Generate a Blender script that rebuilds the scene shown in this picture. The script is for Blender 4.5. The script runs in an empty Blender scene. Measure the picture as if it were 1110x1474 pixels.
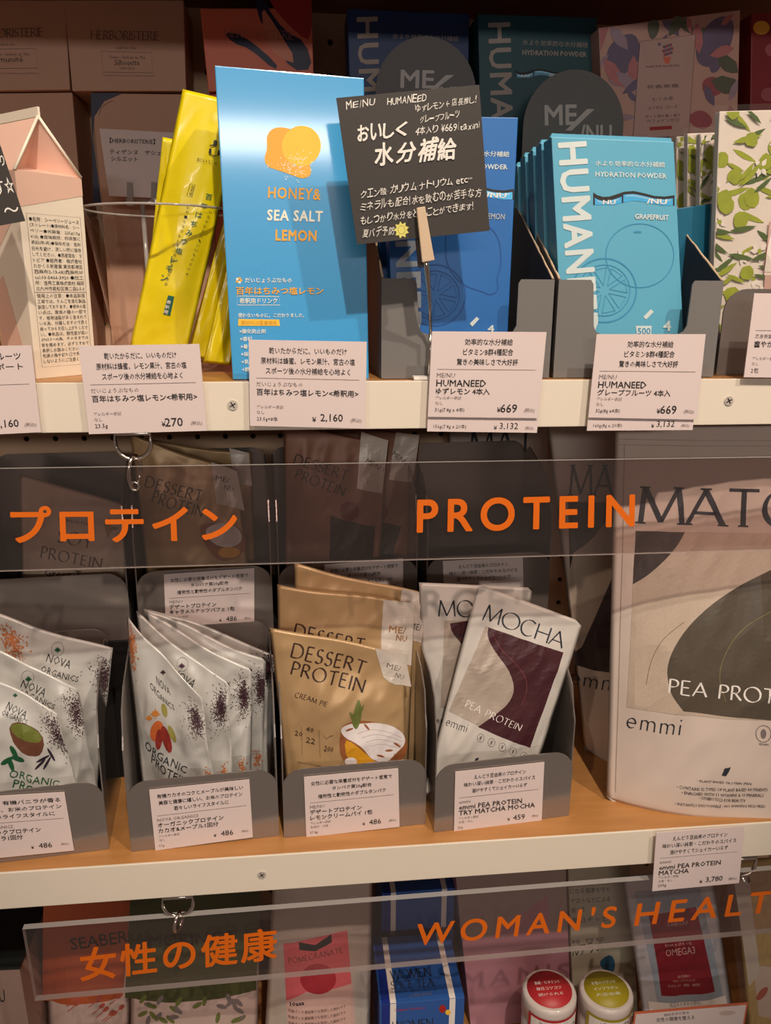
import bpy, bmesh, math, random
import numpy as np
from mathutils import Vector, Matrix, noise
from mathutils.geometry import tessellate_polygon
random.seed(7)
SC = bpy.context.scene
COL = SC.collection
# ------------------------------------------------------------------ camera
PITCH, YAW, ROLL, FPX = 0.271919507, 0.106375801, -0.005835563, 1148.95647
CAM = np.array([0.0, -0.58, 1.5])
cp, sp, cy, sy, cr, sr = math.cos(PITCH), math.sin(PITCH), math.cos(YAW), math.sin(YAW), math.cos(ROLL), math.sin(ROLL)
FWD = np.array([sy*cp, cy*cp, -sp]); R0 = np.array([cy, -sy, 0.0]); D0 = np.cross(FWD, R0)
RT = cr*R0 + sr*D0; DN = -sr*R0 + cr*D0
cd = bpy.data.cameras.new('camera'); cam = bpy.data.objects.new('camera', cd); COL.objects.link(cam); SC.camera = cam
cd.sensor_fit = 'VERTICAL'; cd.sensor_height = 24.0; cd.lens = FPX/1474*24.0; cd.clip_start = 0.01
cam.matrix_world = Matrix(((RT[0], -DN[0], -FWD[0], CAM[0]), (RT[1], -DN[1], -FWD[1], CAM[1]), (RT[2], -DN[2], -FWD[2], CAM[2]), (0, 0, 0, 1)))
# ------------------------------------------------------------------ view, world, lights
SC.view_settings.view_transform = 'Standard'; SC.view_settings.look = 'None'
SC.view_settings.gamma = 1.0; SC.view_settings.use_curve_mapping = False
SC.view_settings.exposure = 0.0
w = bpy.data.worlds.new('shop'); SC.world = w; w.use_nodes = True
w.node_tree.nodes['Background'].inputs[0].default_value = (1.0, 0.74, 0.62, 1)
w.node_tree.nodes['Background'].inputs[1].default_value = 0.125
def spot(az, el, dist, power, tgt, col, rad=0.02, ang=70):
    a, e = math.radians(az), math.radians(el)
    d = Vector((math.sin(a)*math.cos(e), -math.cos(a)*math.cos(e), math.sin(e)))
    L = bpy.data.lights.new('ceiling_spot', 'SPOT'); L.energy = power; L.color = col; L.shadow_soft_size = rad
    L.spot_size = math.radians(ang); L.spot_blend = 0.6
    o = bpy.data.objects.new('ceiling_spot', L); COL.objects.link(o); o.location = Vector(tgt) + d*dist
    o.rotation_euler = (-d).to_track_quat('-Z', 'Y').to_euler()
spot(4, 47, 1.9, 118, (0.10, 0, 1.56), (1.0, 0.86, 0.72), ang=30)
spot(34, 46, 2.0, 76, (0.15, 0, 1.52), (1.0, 0.86, 0.72), ang=32)
spot(-28, 49, 2.1, 22, (0.0, 0, 1.30), (1.0, 0.80, 0.62))
LA = bpy.data.lights.new('far_ceiling_panel', 'AREA'); LA.shape = 'RECTANGLE'; LA.size = 2.6; LA.size_y = 0.20; LA.energy = 42; LA.color = (1, .93, .85)
la = bpy.data.objects.new('far_ceiling_panel', LA); COL.objects.link(la); la.location = (-0.1, -5.2, 2.47)
la.rotation_euler = (Vector((0, 0, 1.6))-Vector(la.location)).to_track_quat('-Z', 'Y').to_euler()
# ------------------------------------------------------------------ geometry helpers
ZU, ZL, RAIL = 1.5-0.0643, 1.5-0.46305, 0.0347      # tops of the two shelf boards, rail height
ZT, Z3, ZR = 1.5+0.275, 1.5-0.80, 1.5-0.318          # top shelf, third shelf, riser top
YB = 0.30
def ray(px, py): return RT*(px-555)/FPX + DN*(py-737)/FPX + FWD
def PY(px, py, Y): d = ray(px, py); return CAM + d*((Y-CAM[1])/d[1])
def PZ(px, py, z): d = ray(px, py); return CAM + d*((z-CAM[2])/d[2])
def proj(P):
    c = P-CAM; z = c@FWD; return np.array([555+FPX*(c@RT)/z, 737+FPX*(c@DN)/z])
def nrm(v): return v/max(np.linalg.norm(v), 1e-12)
def lab(o, label=None, cat=None, group=None, kind=None):
    if label: o['label'] = label
    if cat: o['category'] = cat
    if group: o['group'] = group
    if kind: o['kind'] = kind
    return o
def root(name, loc, label, cat, group=None):
    o = bpy.data.objects.new(name, None); o.empty_display_size = .01; COL.objects.link(o); o.location = Vector(loc)
    return lab(o, label, cat, group)
def mesh(name, verts, faces, m, parent=None, smooth=False, bevel=0, auto=False):
    me = bpy.data.meshes.new(name)
    off = np.array(parent.location) if parent is not None else np.zeros(3)
    if parent is not None and parent.parent is not None: off = off + np.array(parent.parent.location)
    me.from_pydata([tuple(np.asarray(v)-off) for v in verts], [], [tuple(f) for f in faces])
    if bevel or auto:
        bm = bmesh.new(); bm.from_mesh(me)
        bmesh.ops.recalc_face_normals(bm, faces=bm.faces)
        if bevel: bmesh.ops.bevel(bm, geom=[e for e in bm.edges if len(e.link_faces) == 2 and e.calc_face_angle(0) > .5], offset=bevel, segments=2, affect='EDGES', profile=.6)
        bm.to_mesh(me); bm.free()
    if smooth: me.polygons.foreach_set('use_smooth', [True]*len(me.polygons))
    ms = m if isinstance(m, list) else [m]
    for q in ms: me.materials.append(q)
    o = bpy.data.objects.new(name, me); COL.objects.link(o); o.parent = parent
    return o
def prism(name, pts, vec, m, parent=None, bevel=0, smooth=False):
    """closed polygon (3D points) extruded along vec"""
    n = len(pts); v = [np.array(p) for p in pts]; v2 = [p+np.array(vec) for p in v]
    f = []
    tri = tessellate_polygon([[Vector(p) for p in v]])
    if n > 4:
        f += [tuple(t) for t in tri] + [tuple(i+n for i in reversed(t)) for t in tri]
    else: f += [tuple(range(n)), tuple(range(2*n-1, n-1, -1))]
    f += [(i, i+n, (i+1) % n+n, (i+1) % n) for i in range(n)]
    return mesh(name, v+v2, f, m, parent, bevel=bevel, auto=True, smooth=smooth)
def box(name, lo, hi, m, parent=None, bevel=.0006):
    a, b = np.array(lo), np.array(hi)
    return prism(name, [(a[0], a[1], a[2]), (b[0], a[1], a[2]), (b[0], a[1], b[2]), (a[0], a[1], b[2])], (0, b[1]-a[1], 0), m, parent, bevel)
def tube(name, path, r, m, parent=None, seg=8, closed=False, data=None):
    P = [np.array(p, float) for p in path]; n = len(P); V, F = [], []
    up = None
    for i, p in enumerate(P):
        t = nrm((P[(i+1) % n] if (closed or i < n-1) else p)-(P[i-1] if (closed or i > 0) else p))
        if up is None:
            a = np.array([0, 0, 1.]) if abs(t[2]) < .9 else np.array([1., 0, 0]); up = nrm(np.cross(t, a))
        up = nrm(up-t*(up@t)); b = np.cross(t, up); rr = r[i] if hasattr(r, '__len__') else r
        for k in range(seg):
            A = 2*math.pi*k/seg; V.append(p+rr*(math.cos(A)*up+math.sin(A)*b))
    for i in range(n if closed else n-1):
        j = (i+1) % n
        for k in range(seg): F.append((i*seg+k, i*seg+(k+1) % seg, j*seg+(k+1) % seg, j*seg+k))
    if not closed: F += [tuple(range(seg-1, -1, -1)), tuple(range((n-1)*seg, n*seg))]
    if data is not None:
        b0 = len(data[0]); data[0].extend(V); data[1].extend([tuple(q+b0 for q in f) for f in F]); return
    return mesh(name, V, F, m, parent, smooth=True)
def lathe(name, c, prof, m, parent=None, seg=48, closed=False, smooth=True):
    V, F = [], []; n = len(prof)
    for r, z in prof:
        for k in range(seg):
            A = 2*math.pi*k/seg; V.append((c[0]+r*math.cos(A), c[1]+r*math.sin(A), c[2]+z))
    for i in range(n if closed else n-1):
        j = (i+1) % n
        for k in range(seg): F.append((i*seg+k, i*seg+(k+1) % seg, j*seg+(k+1) % seg, j*seg+k))
    return mesh(name, V, F, m, parent, smooth=smooth, auto=True)
# ------------------------------------------------------------------ materials
MATS = {}
def rgb(r, g, b):
    f = lambda c: (c/255/12.92) if c/255 <= .04045 else ((c/255+.055)/1.055)**2.4
    return (f(r), f(g), f(b), 1)
def mat(name, c, rough=.5, metal=0.0, var=.06, scale=60, bump=0.0, bscale=400, coat=0.0, stretch=None, c2=None, spec=.5):
    if name in MATS: return MATS[name]
    m = bpy.data.materials.new(name); m.use_nodes = True; nt = m.node_tree; N = nt.nodes; L = nt.links
    b = N['Principled BSDF']; c = rgb(*c) if max(c) > 1 else tuple(c)+(1,)*(4-len(c))
    b.inputs['Roughness'].default_value = rough; b.inputs['Metallic'].default_value = metal; b.inputs['Coat Weight'].default_value = coat
    b.inputs['Coat Roughness'].default_value = .09; b.inputs['Specular IOR Level'].default_value = spec
    tc = N.new('ShaderNodeTexCoord'); mp = N.new('ShaderNodeMapping'); L.new(tc.outputs['Object'], mp.inputs['Vector'])
    if stretch: mp.inputs['Scale'].default_value = stretch
    nz = N.new('ShaderNodeTexNoise'); nz.inputs['Scale'].default_value = scale; nz.inputs['Detail'].default_value = 4; L.new(mp.outputs[0], nz.inputs['Vector'])
    mx = N.new('ShaderNodeMix'); mx.data_type = 'RGBA'; L.new(nz.outputs['Fac'], mx.inputs['Factor'])
    if c2 is not None: d = rgb(*c2)
    else: d = tuple(x*(1+var) for x in c[:3])+(1,); c = tuple(x*(1-var) for x in c[:3])+(1,)
    mx.inputs[6].default_value = c; mx.inputs[7].default_value = d
    L.new(mx.outputs[2], b.inputs['Base Color'])
    if bump:
        n2 = N.new('ShaderNodeTexNoise'); n2.inputs['Scale'].default_value = bscale; n2.inputs['Detail'].default_value = 3; L.new(mp.outputs[0], n2.inputs['Vector'])
        bp = N.new('ShaderNodeBump'); bp.inputs['Strength'].default_value = bump; bp.inputs['Distance'].default_value = .001
        L.new(n2.outputs['Fac'], bp.inputs['Height']); L.new(bp.outputs[0], b.inputs['Normal'])
    MATS[name] = m; return m
def clear(name, tint=(.9, .88, .86), rough=.02, spec=1.0, haze=0.0, bump=0.0):
    """thin clear sheet: passes light straight through, reflects by Fresnel; haze adds a little scattering"""
    m = bpy.data.materials.new(name); m.use_nodes = True; nt = m.node_tree; N = nt.nodes; L = nt.links; N.clear()
    out = N.new('ShaderNodeOutputMaterial'); t = N.new('ShaderNodeBsdfTransparent'); t.inputs[0].default_value = tuple(tint)+(1,)
    g = N.new('ShaderNodeBsdfGlossy'); g.inputs['Roughness'].default_value = rough; g.inputs[0].default_value = (1, .98, .96, 1)
    f = N.new('ShaderNodeFresnel'); ge = N.new('ShaderNodeNewGeometry'); mr = N.new('ShaderNodeMapRange')
    mr.inputs[3].default_value = 1.49; mr.inputs[4].default_value = 1/1.49; L.new(ge.outputs['Backfacing'], mr.inputs[0]); L.new(mr.outputs[0], f.inputs[0])   # same reflectance on both sides of the thin sheet
    mu = N.new('ShaderNodeMath'); mu.operation = 'MULTIPLY'; mu.inputs[1].default_value = spec; L.new(f.outputs[0], mu.inputs[0])
    mx = N.new('ShaderNodeMixShader'); L.new(mu.outputs[0], mx.inputs[0]); L.new(t.outputs[0], mx.inputs[1]); L.new(g.outputs[0], mx.inputs[2])
    last = mx
    if bump:
        nz = N.new('ShaderNodeTexNoise'); nz.inputs['Scale'].default_value = 60; bp = N.new('ShaderNodeBump'); bp.inputs['Strength'].default_value = bump; bp.inputs['Distance'].default_value = .003
        tc = N.new('ShaderNodeTexCoord'); L.new(tc.outputs['Object'], nz.inputs['Vector'])
        L.new(nz.outputs['Fac'], bp.inputs['Height']); L.new(bp.outputs[0], g.inputs['Normal']); L.new(bp.outputs[0], f.inputs['Normal'])
    if haze:
        d = N.new('ShaderNodeBsdfDiffuse'); d.inputs[0].default_value = (.85, .80, .76, 1); m2 = N.new('ShaderNodeMixShader'); m2.inputs[0].default_value = haze
        L.new(mx.outputs[0], m2.inputs[1]); L.new(d.outputs[0], m2.inputs[2]); last = m2
    L.new(last.outputs[0], out.inputs[0]); MATS[name] = m; return m
M_rail = mat('cream_metal', (226, 214, 196), .45, var=.02, bump=.03)
M_wood = mat('shelf_wood', (158, 104, 54), .40, scale=14, stretch=(1, 7, 1), c2=(198, 142, 84), bump=.05)
M_peg = mat("pegboard", (216, 180, 148), .7)
M_black = mat('black_board', (16, 13, 13), .6)
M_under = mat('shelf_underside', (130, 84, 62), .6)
M_card = mat('tag_card', (218, 200, 196), .55, var=.015)
M_ink = mat('ink', (34, 30, 30), .6); M_grey = mat('grey_ink', (120, 108, 106), .6); M_dink = mat('soft_ink', (70, 62, 62), .6)
M_metal = mat('brushed_steel', (158, 148, 142), .17, .68, var=.04, scale=8, stretch=(1, 1, 60), bump=.03)
M_screw = mat('screw_zinc', (206, 196, 184), .35, .3)
M_dsteel = mat('dark_steel', (92, 82, 78), .4, .9, var=.05)
M_chrome = mat('chrome', (215, 205, 195), .15, 1.0)
M_org = mat('orange_vinyl', (224, 104, 4), .45, var=.01)
M_acr = clear('acrylic', (.86, .80, .79), .03, 1.1, haze=.010)
M_edge = clear('acrylic_edge', (.55, .5, .48), .12, 1.0, haze=.35)
M_bag = clear('clear_film', (.93, .92, .90), .10, 1.0, haze=.02, bump=.5)
M_cup = clear('clear_cup', (.995, .99, .985), .04, .7)
M_white = mat('white_print', (236, 228, 220), .5); M_chalk = mat('chalk_white', (232, 226, 216), .7)
M_slate = mat('slate_card', (52, 46, 42), .55, var=.04, bump=.05)
# ------------------------------------------------------------------ panels: the printed face of a thing
class Panel:
    def __init__(s, TL, TR, BR, BL, nu=1, nv=1, fn=None, pts=False):
        s.TL, s.TR, s.BR, s.BL = [np.array(q, float) if pts else PY(*q) for q in (TL, TR, BR, BL)]
        s.nu, s.nv = nu, nv
        s.n = nrm(np.cross(s.TR+s.BR-s.TL-s.BL, s.TL+s.TR-s.BL-s.BR))
        if s.n@(CAM-s.TL) < 0: s.n = -s.n
        s.W = .5*(np.linalg.norm(s.TR-s.TL)+np.linalg.norm(s.BR-s.BL)); s.H = .5*(np.linalg.norm(s.BL-s.TL)+np.linalg.norm(s.BR-s.TR))
        G = np.zeros((nv+1, nu+1, 3)); s.U = nrm(s.TR-s.TL)
        for j in range(nv+1):
            for i in range(nu+1):
                u, v = i/nu, j/nv; du = dv = h = 0
                if fn: du, dv, h = fn(u, v, s)
                G[j, i] = s.base(u+du, v+dv)+s.n*h
        s.G = G
    def base(s, u, v): return (s.TL*(1-u)+s.TR*u)*(1-v)+(s.BL*(1-u)+s.BR*u)*v
    def S(s, u, v, off=0.0):
        """arrays of u, v -> points on the real (bulged) surface"""
        u = np.atleast_1d(np.asarray(u, float)); v = np.atleast_1d(np.asarray(v, float))
        x = u*s.nu; y = v*s.nv; i = np.clip(np.floor(x).astype(int), 0, s.nu-1); j = np.clip(np.floor(y).astype(int), 0, s.nv-1)
        a = (x-i)[:, None]; b = (y-j)[:, None]; G = s.G
        P = np.where(a+b < 1, G[j, i]+a*(G[j, i+1]-G[j, i])+b*(G[j+1, i]-G[j, i]), G[j+1, i+1]+(1-a)*(G[j+1, i]-G[j+1, i+1])+(1-b)*(G[j, i+1]-G[j+1, i+1])) if s.nu > 1 or s.nv > 1 else \
            (G[j, i]*(1-a)+G[j, i+1]*a)*(1-b)+(G[j+1, i]*(1-a)+G[j+1, i+1]*a)*b
        return P+s.n*off
    def uv(s, px, py):
        u, v = .5, .5; t = np.array([px, py], float)
        for k in range(14):
            P = s.S([u, u+.01, u], [v, v, v+.01]); q = [proj(p) for p in P]
            J = np.array([(q[1]-q[0])/.01, (q[2]-q[0])/.01]).T
            try: d = np.linalg.solve(J, t-q[0])
            except Exception: break
            u += float(np.clip(d[0], -.4, .4)); v += float(np.clip(d[1], -.4, .4))
            if abs(d).max() < 1e-5: break
        return np.array([u, v])
def cut(V2, F, pan):
    """cut flat uv polygons along the panel grid so print follows the surface"""
    if pan.nu == 1 and pan.nv == 1: return V2, F
    bm = bmesh.new(); vs = [bm.verts.new((p[0], p[1], 0)) for p in V2]
    for f in F:
        try: bm.faces.new([vs[i] for i in f])
        except ValueError: pass
    A = np.array(V2); lo, hi = A.min(0), A.max(0)
    for ax, n in ((0, pan.nu), (1, pan.nv)):
        for k in range(int(math.floor(lo[ax]*n))+1, int(math.ceil(hi[ax]*n))):
            if k <= 0 or k >= n: continue
            co = [0, 0, 0]; no = [0, 0, 0]; co[ax] = k/n; no[ax] = 1
            bmesh.ops.bisect_plane(bm, geom=bm.verts[:]+bm.edges[:]+bm.faces[:], plane_co=co, plane_no=no, dist=1e-6)
    d0, d1 = math.floor(lo[0]*pan.nu+lo[1]*pan.nv), math.ceil(hi[0]*pan.nu+hi[1]*pan.nv)
    for k in range(int(d0)+1, int(d1)):      # and along the diagonals, so each piece lies in one flat facet
        bmesh.ops.bisect_plane(bm, geom=bm.verts[:]+bm.edges[:]+bm.faces[:], plane_co=(k/pan.nu, 0, 0), plane_no=(pan.nu, pan.nv, 0), dist=1e-6)
    bm.verts.index_update()
    V = [(v.co.x, v.co.y) for v in bm.verts]; F = [[v.index for v in f.verts] for f in bm.faces]; bm.free()
    return V, F
MERGE = {'lettering', 'white_lettering', 'icon_text', 'cap_lettering', 'chalk_writing', 'ingredient_text', 'stick_lettering'}
SOFT = {'flower_print', 'leaf_print', 'petal_print', 'fruit_print', 'stamen_print', 'sprig_print', 'bouquet_print', 'dot_print', 'printed_grains', 'printed_flakes', 'fruit_drawing', 'cream_fold', 'icon_ring', 'icon_mark', 'pod_print', 'bean_print', 'flower_mark', 'printed_line', 'rule_line'}
PRINT = {}     # (parent name, part, material) -> verts, faces
def put(parent, pan, V2, F, m, part='lettering', off=.0004, layer=0, uid=None):
    pan.cnt = getattr(pan, 'cnt', 0)+1; off = (.0002+.000005*pan.cnt) if pan.nu == 1 else (.0003+.00001*pan.cnt)
    off += layer
    V2, F = cut(V2, F, pan); A = np.array(V2)
    if uid is None: uid = 0 if (part in SOFT or (part in MERGE and np.ptp(A[:, 1])*pan.H < .0045)) else len(PRINT)+1
    P = pan.S(A[:, 0], A[:, 1], off); key = (parent.name, part, m.name, uid)
    d = PRINT.setdefault(key, ([], [], parent, m)); b = len(d[0]); d[0].extend(list(P))
    d[1].extend([tuple(i+b for i in f) for f in F]); return uid
def shape(parent, pan, pts, m, part='printed_patch', off=.0003, uv=False, smooth=0):
    """closed outline in photo pixels (or uv) printed on the panel"""
    Q = [tuple(p) if uv else tuple(pan.uv(*p)) for p in pts]
    for _ in range(smooth):
        R_ = []
        for i in range(len(Q)):
            a, b = Q[i], Q[(i+1) % len(Q)]
            R_ += [(a[0]*.75+b[0]*.25, a[1]*.75+b[1]*.25), (a[0]*.25+b[0]*.75, a[1]*.25+b[1]*.75)]
        Q = R_
    tri = tessellate_polygon([[Vector((a, b, 0)) for a, b in Q]])
    put(parent, pan, Q, [list(t) for t in tri], m, part, off)
def clipshape(r, p, o, m, part, off):
    o = [(min(.995, max(.005, a)), min(.995, max(.005, b))) for a, b in o]
    if max(a for a, b in o)-min(a for a, b in o) < .01 or max(b for a, b in o)-min(b for a, b in o) < .01: return
    shape(r, p, o, m, part, off, uv=True)
def cr(P, n=6):
    """smooth curve through the points"""
    P = [np.array(p, float) for p in P]; out = []
    for i in range(len(P)-1):
        a, b, c, d = P[max(i-1, 0)], P[i], P[i+1], P[min(i+2, len(P)-1)]
        for k in range(n):
            t = k/n; out.append(tuple(.5*(2*b+(c-a)*t+(2*a-5*b+4*c-d)*t*t+(3*b-3*c+d-a)*t**3)))
    return out+[tuple(P[-1])]
def line(parent, pan, pts, wpx, m, part='printed_line', off=.0005, uv=False, closed=False):
    """polyline of constant metric width (wpx = metres)"""
    Q = [np.array(p if uv else pan.uv(*p))*np.array([pan.W, pan.H]) for p in pts]
    if closed: Q = Q+[Q[0]]
    V, F = [], []; n = len(Q)
    for i in range(n):
        a = Q[i-1] if i > 0 else (Q[-2] if closed else Q[0]); b = Q[i+1] if i < n-1 else (Q[1] if closed else Q[-1])
        t = nrm(b-a); nn = np.array([-t[1], t[0]])*wpx/2; V += [tuple((Q[i]+nn)/[pan.W, pan.H]), tuple((Q[i]-nn)/[pan.W, pan.H])]
        if i: F.append([2*i-2, 2*i-1, 2*i+1, 2*i])
    put(parent, pan, V, F, m, part, off)
def ell(cx, cy_, rx, ry, n=28, a0=0, a1=360, rot=0):
    r = math.radians(rot)
    return [(cx+rx*math.cos(t)*math.cos(r)-ry*math.sin(t)*math.sin(r), cy_+rx*math.cos(t)*math.sin(r)+ry*math.sin(t)*math.cos(r))
            for t in [math.radians(a0+(a1-a0)*k/(n if a1-a0 == 360 else n-1)) for k in range(n)]]
# text: Blender's own typeface, turned to geometry at the end of the script
TQ = []
def T(parent, pan, s, a, b=None, h=None, m=None, bold=0.0, uv=False, up=None, al='l', part='lettering', sp_=1.0, res=2, sx=1.0):
    """a, b: ends of the text's foot line; h: height of its bounding box (pixels, or fraction of panel height when uv)"""
    TQ.append((parent, pan, s, a, b, h, m or M_ink, bold, uv, up, al, part, sp_, res, sx))
def affine(pan, a, b, h, uv, up, aspect, al, sx):
    WH = np.array([pan.W, pan.H]); f = (lambda p: np.array(p, float)*WH) if uv else (lambda p: pan.uv(*p)*WH)
    a = np.array(a, float)
    if uv:
        A = f(a); 
        if b is not None: B = f(b); X = B-A
        else: X = np.array([1, 0.])*h*pan.H*aspect*sx
        Y = nrm(np.array([X[1], -X[0]]))*h*pan.H if up is None else np.array(up)*WH
    else:
        A = f(a)
        if b is None:
            dd = np.array([1., 0]); d1 = pan.uv(*(a+dd*10))*WH-A; ex = d1
            Yv = pan.uv(*(a+np.array([0, -h])))*WH-A; X = nrm(ex)*np.linalg.norm(Yv)*aspect*sx; Y = Yv
        else:
            b = np.array(b, float); d = nrm(b-a); X = f(b)-A
            upx = np.array([d[1], -d[0]])*h if up is None else np.array(up, float)
            Y = pan.uv(*(a+upx))*WH-A
    if b is None: A = A-X*{'l': 0, 'c': .5, 'r': 1}[al]
    return A, X, Y, WH
def flush_text():
    objs = []
    for q in TQ:
        cjk = any(ord(ch) > 0x2fff for ch in q[2])
        c = bpy.data.curves.new('t', 'FONT'); c.body = q[2]; c.size = 1; c.offset = min(0, q[7]); c.resolution_u = q[13]; c.space_character = q[12]
        o = bpy.data.objects.new('t', c); COL.objects.link(o); objs.append(o)
    dg = bpy.context.evaluated_depsgraph_get(); dg.update()
    for q, o in zip(TQ, objs):
        parent, pan, s, a, b, h, m, bold, uv, up, al, part, sp_, res, sx = q
        oe = o.evaluated_get(dg); me = oe.to_mesh(); n = len(me.vertices)
        if n:
            co = np.empty(n*3, np.float32); me.vertices.foreach_get('co', co); co = co.reshape(-1, 3)[:, :2].astype(float)
            F = [list(p.vertices) for p in me.polygons]
            lo, hi = co.min(0), co.max(0); co = (co-lo); wd = hi-lo; wd[wd < 1e-6] = 1e-6
            A, X, Y, WH = affine(pan, a, b, h, uv, up, wd[0]/wd[1], al, sx)
            P = A+np.outer(co[:, 0]/wd[0], X)+np.outer(co[:, 1]/wd[1], Y)
            if bold > .004:      # heavier strokes: the same outline laid down again a little to each side
                k = 8 if (bold > .018 and pan.nu == 1) else 4; uid_ = None
                for t in range(k):
                    a_ = 2*math.pi*t/k+.4; uid_ = put(parent, pan, (P+(math.cos(a_)*X/wd[0]+math.sin(a_)*Y/wd[1])*bold)/WH, F, m, part, layer=.000004*t, uid=uid_)
            else: put(parent, pan, P/WH, F, m, part)
        oe.to_mesh_clear()
    for o in objs:
        c = o.data; bpy.data.objects.remove(o); bpy.data.curves.remove(c)
# a roman pen alphabet drawn stroke by stroke (for the printed serif headings)
def arc(cx, cy_, rx, ry, a0, a1, n=14): return [(cx+rx*math.cos(math.radians(a0+(a1-a0)*k/n)), cy_+ry*math.sin(math.radians(a0+(a1-a0)*k/n))) for k in range(n+1)]
GL = {
 'A': (.86, [[(0, 0), (.43, 1)], [(.40, 1), (.84, 0)], [(.14, .33), (.68, .33)]]),
 'B': (.62, [[(.05, 0), (.05, 1)], [(.05, 1)]+arc(.25, .76, .24, .24, 90, -90)+[(.05, .52)], [(.05, .52)]+arc(.28, .26, .28, .26, 90, -90)+[(.05, 0)]]),
 'C': (.88, [arc(.50, .5, .46, .51, 48, 312, 24)]),
 'D': (.88, [[(.05, 0), (.05, 1)], [(.05, 1)]+arc(.35, .5, .48, .5, 90, -90, 18)+[(.05, 0)]]),
 'E': (.56, [[(.05, 0), (.05, 1)], [(.05, 1), (.52, 1)], [(.05, .53), (.46, .53)], [(.05, 0), (.54, 0)]]),
 'G': (.92, [arc(.50, .5, .46, .51, 48, 315, 24), [(.83, .42), (.83, .08)]]),
 'H': (.84, [[(.05, 0), (.05, 1)], [(.79, 0), (.79, 1)], [(.05, .52), (.79, .52)]]),
 'I': (.12, [[(.06, 0), (.06, 1)]]),
 'K': (.7, [[(.05, 0), (.05, 1)], [(.05, .45), (.6, 1)], [(.2, .6), (.66, 0)]]),
 'L': (.5, [[(.05, 0), (.05, 1)], [(.05, 0), (.5, 0)]]),
 'M': (1.05, [[(.03, 0), (.12, 1)], [(.12, 1), (.52, .04)], [(.52, .04), (.93, 1)], [(.93, 1), (1.02, 0)]]),
 'N': (.84, [[(.05, 0), (.05, 1)], [(.05, 1), (.79, .02)], [(.79, 0), (.79, 1)]]),
 'O': (1.0, [arc(.5, .5, .48, .51, 0, 360, 30)]),
 'P': (.56, [[(.05, 0), (.05, 1)], [(.05, 1)]+arc(.26, .74, .27, .26, 90, -90)+[(.05, .48)]]),
 'R': (.66, [[(.05, 0), (.05, 1)], [(.05, 1)]+arc(.26, .75, .25, .25, 90, -90)+[(.05, .5)], [(.26, .5), (.66, 0)]]),
 'S': (.52, [arc(.27, .74, .21, .25, 40, 245, 14)+arc(.25, .26, .24, .26, 65, -150, 14)]),
 'T': (.72, [[(.36, 0), (.36, 1)], [(0, 1), (.72, 1)]]),
 'U': (.8, [[(.05, 1), (.05, .35)]+arc(.4, .33, .35, .34, 180, 360)+[(.75, .35), (.75, 1)]]),
 'V': (.82, [[(0, 1), (.42, 0)], [(.42, 0), (.82, 1)]]),
 'W': (1.2, [[(0, 1), (.32, 0)], [(.32, 0), (.6, 1)], [(.6, 1), (.9, 0)], [(.9, 0), (1.2, 1)]]),
 'Y': (.76, [[(0, 1), (.38, .48)], [(.76, 1), (.38, .48)], [(.38, .48), (.38, 0)]]),
 'e': (.52, [[(.04, .27), (.49, .27)]+arc(.27, .26, .23, .26, 0, 315, 18)]),
 'm': (.86, [[(.05, 0), (.05, .52)], [(.05, .36)]+arc(.24, .36, .18, .16, 160, 0, 8)+[(.42, 0)], [(.42, .36)]+arc(.62, .36, .19, .16, 160, 0, 8)+[(.81, 0)]]),
 'i': (.12, [[(.06, 0), (.06, .52)], [(.06, .72), (.06, .8)]]), ' ': (.38, []),
}
def SER(parent, pan, s, a, b, h, m=None, wt=.11, gap=.22, up=None, serif=0, part='lettering', nib=28):
    V, F = [], []; x = 0.0
    for ch in s:
        adv, st = GL[ch]
        for P in st:
            P = [np.array(p) for p in P]; n = len(P); b0 = len(V)
            for i in range(n):
                t = nrm(P[min(i+1, n-1)]-P[max(i-1, 0)]); ang = math.atan2(t[1], t[0])
                ww = wt*(.28+.72*abs(math.sin(ang-math.radians(nib)))); nn = np.array([-t[1], t[0]])*ww/2
                V += [tuple(P[i]+nn+[x, 0]), tuple(P[i]-nn+[x, 0])]
                if i: F.append([b0+2*i-2, b0+2*i-1, b0+2*i+1, b0+2*i])
            if serif and n == 2:
                for e in P:
                    if abs((P[1]-P[0])[1]) > .6 and (abs(e[1]) < .01 or abs(e[1]-1) < .01):
                        b0 = len(V); q = .12; t = .045
                        V += [(x+e[0]-q, e[1]-t/2), (x+e[0]+q, e[1]-t/2), (x+e[0]+q, e[1]+t/2), (x+e[0]-q, e[1]+t/2)]; F.append([b0, b0+1, b0+2, b0+3])
        x += adv+gap
    x -= gap; A, X, Y, WH = affine(pan, a, b, h, False, up, x, 'l', 1)
    C = np.array(V); P = A+np.outer(C[:, 0]/x, X)+np.outer(C[:, 1], Y)
    put(parent, pan, P/WH, F, m or M_ink, part)
def flush_print():
    for (pn, part, mn, uid), (V, F, parent, m) in PRINT.items():
        o = mesh(part, V, F, m, parent)
        if uid == 0: o['kind'] = 'stuff'
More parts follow.
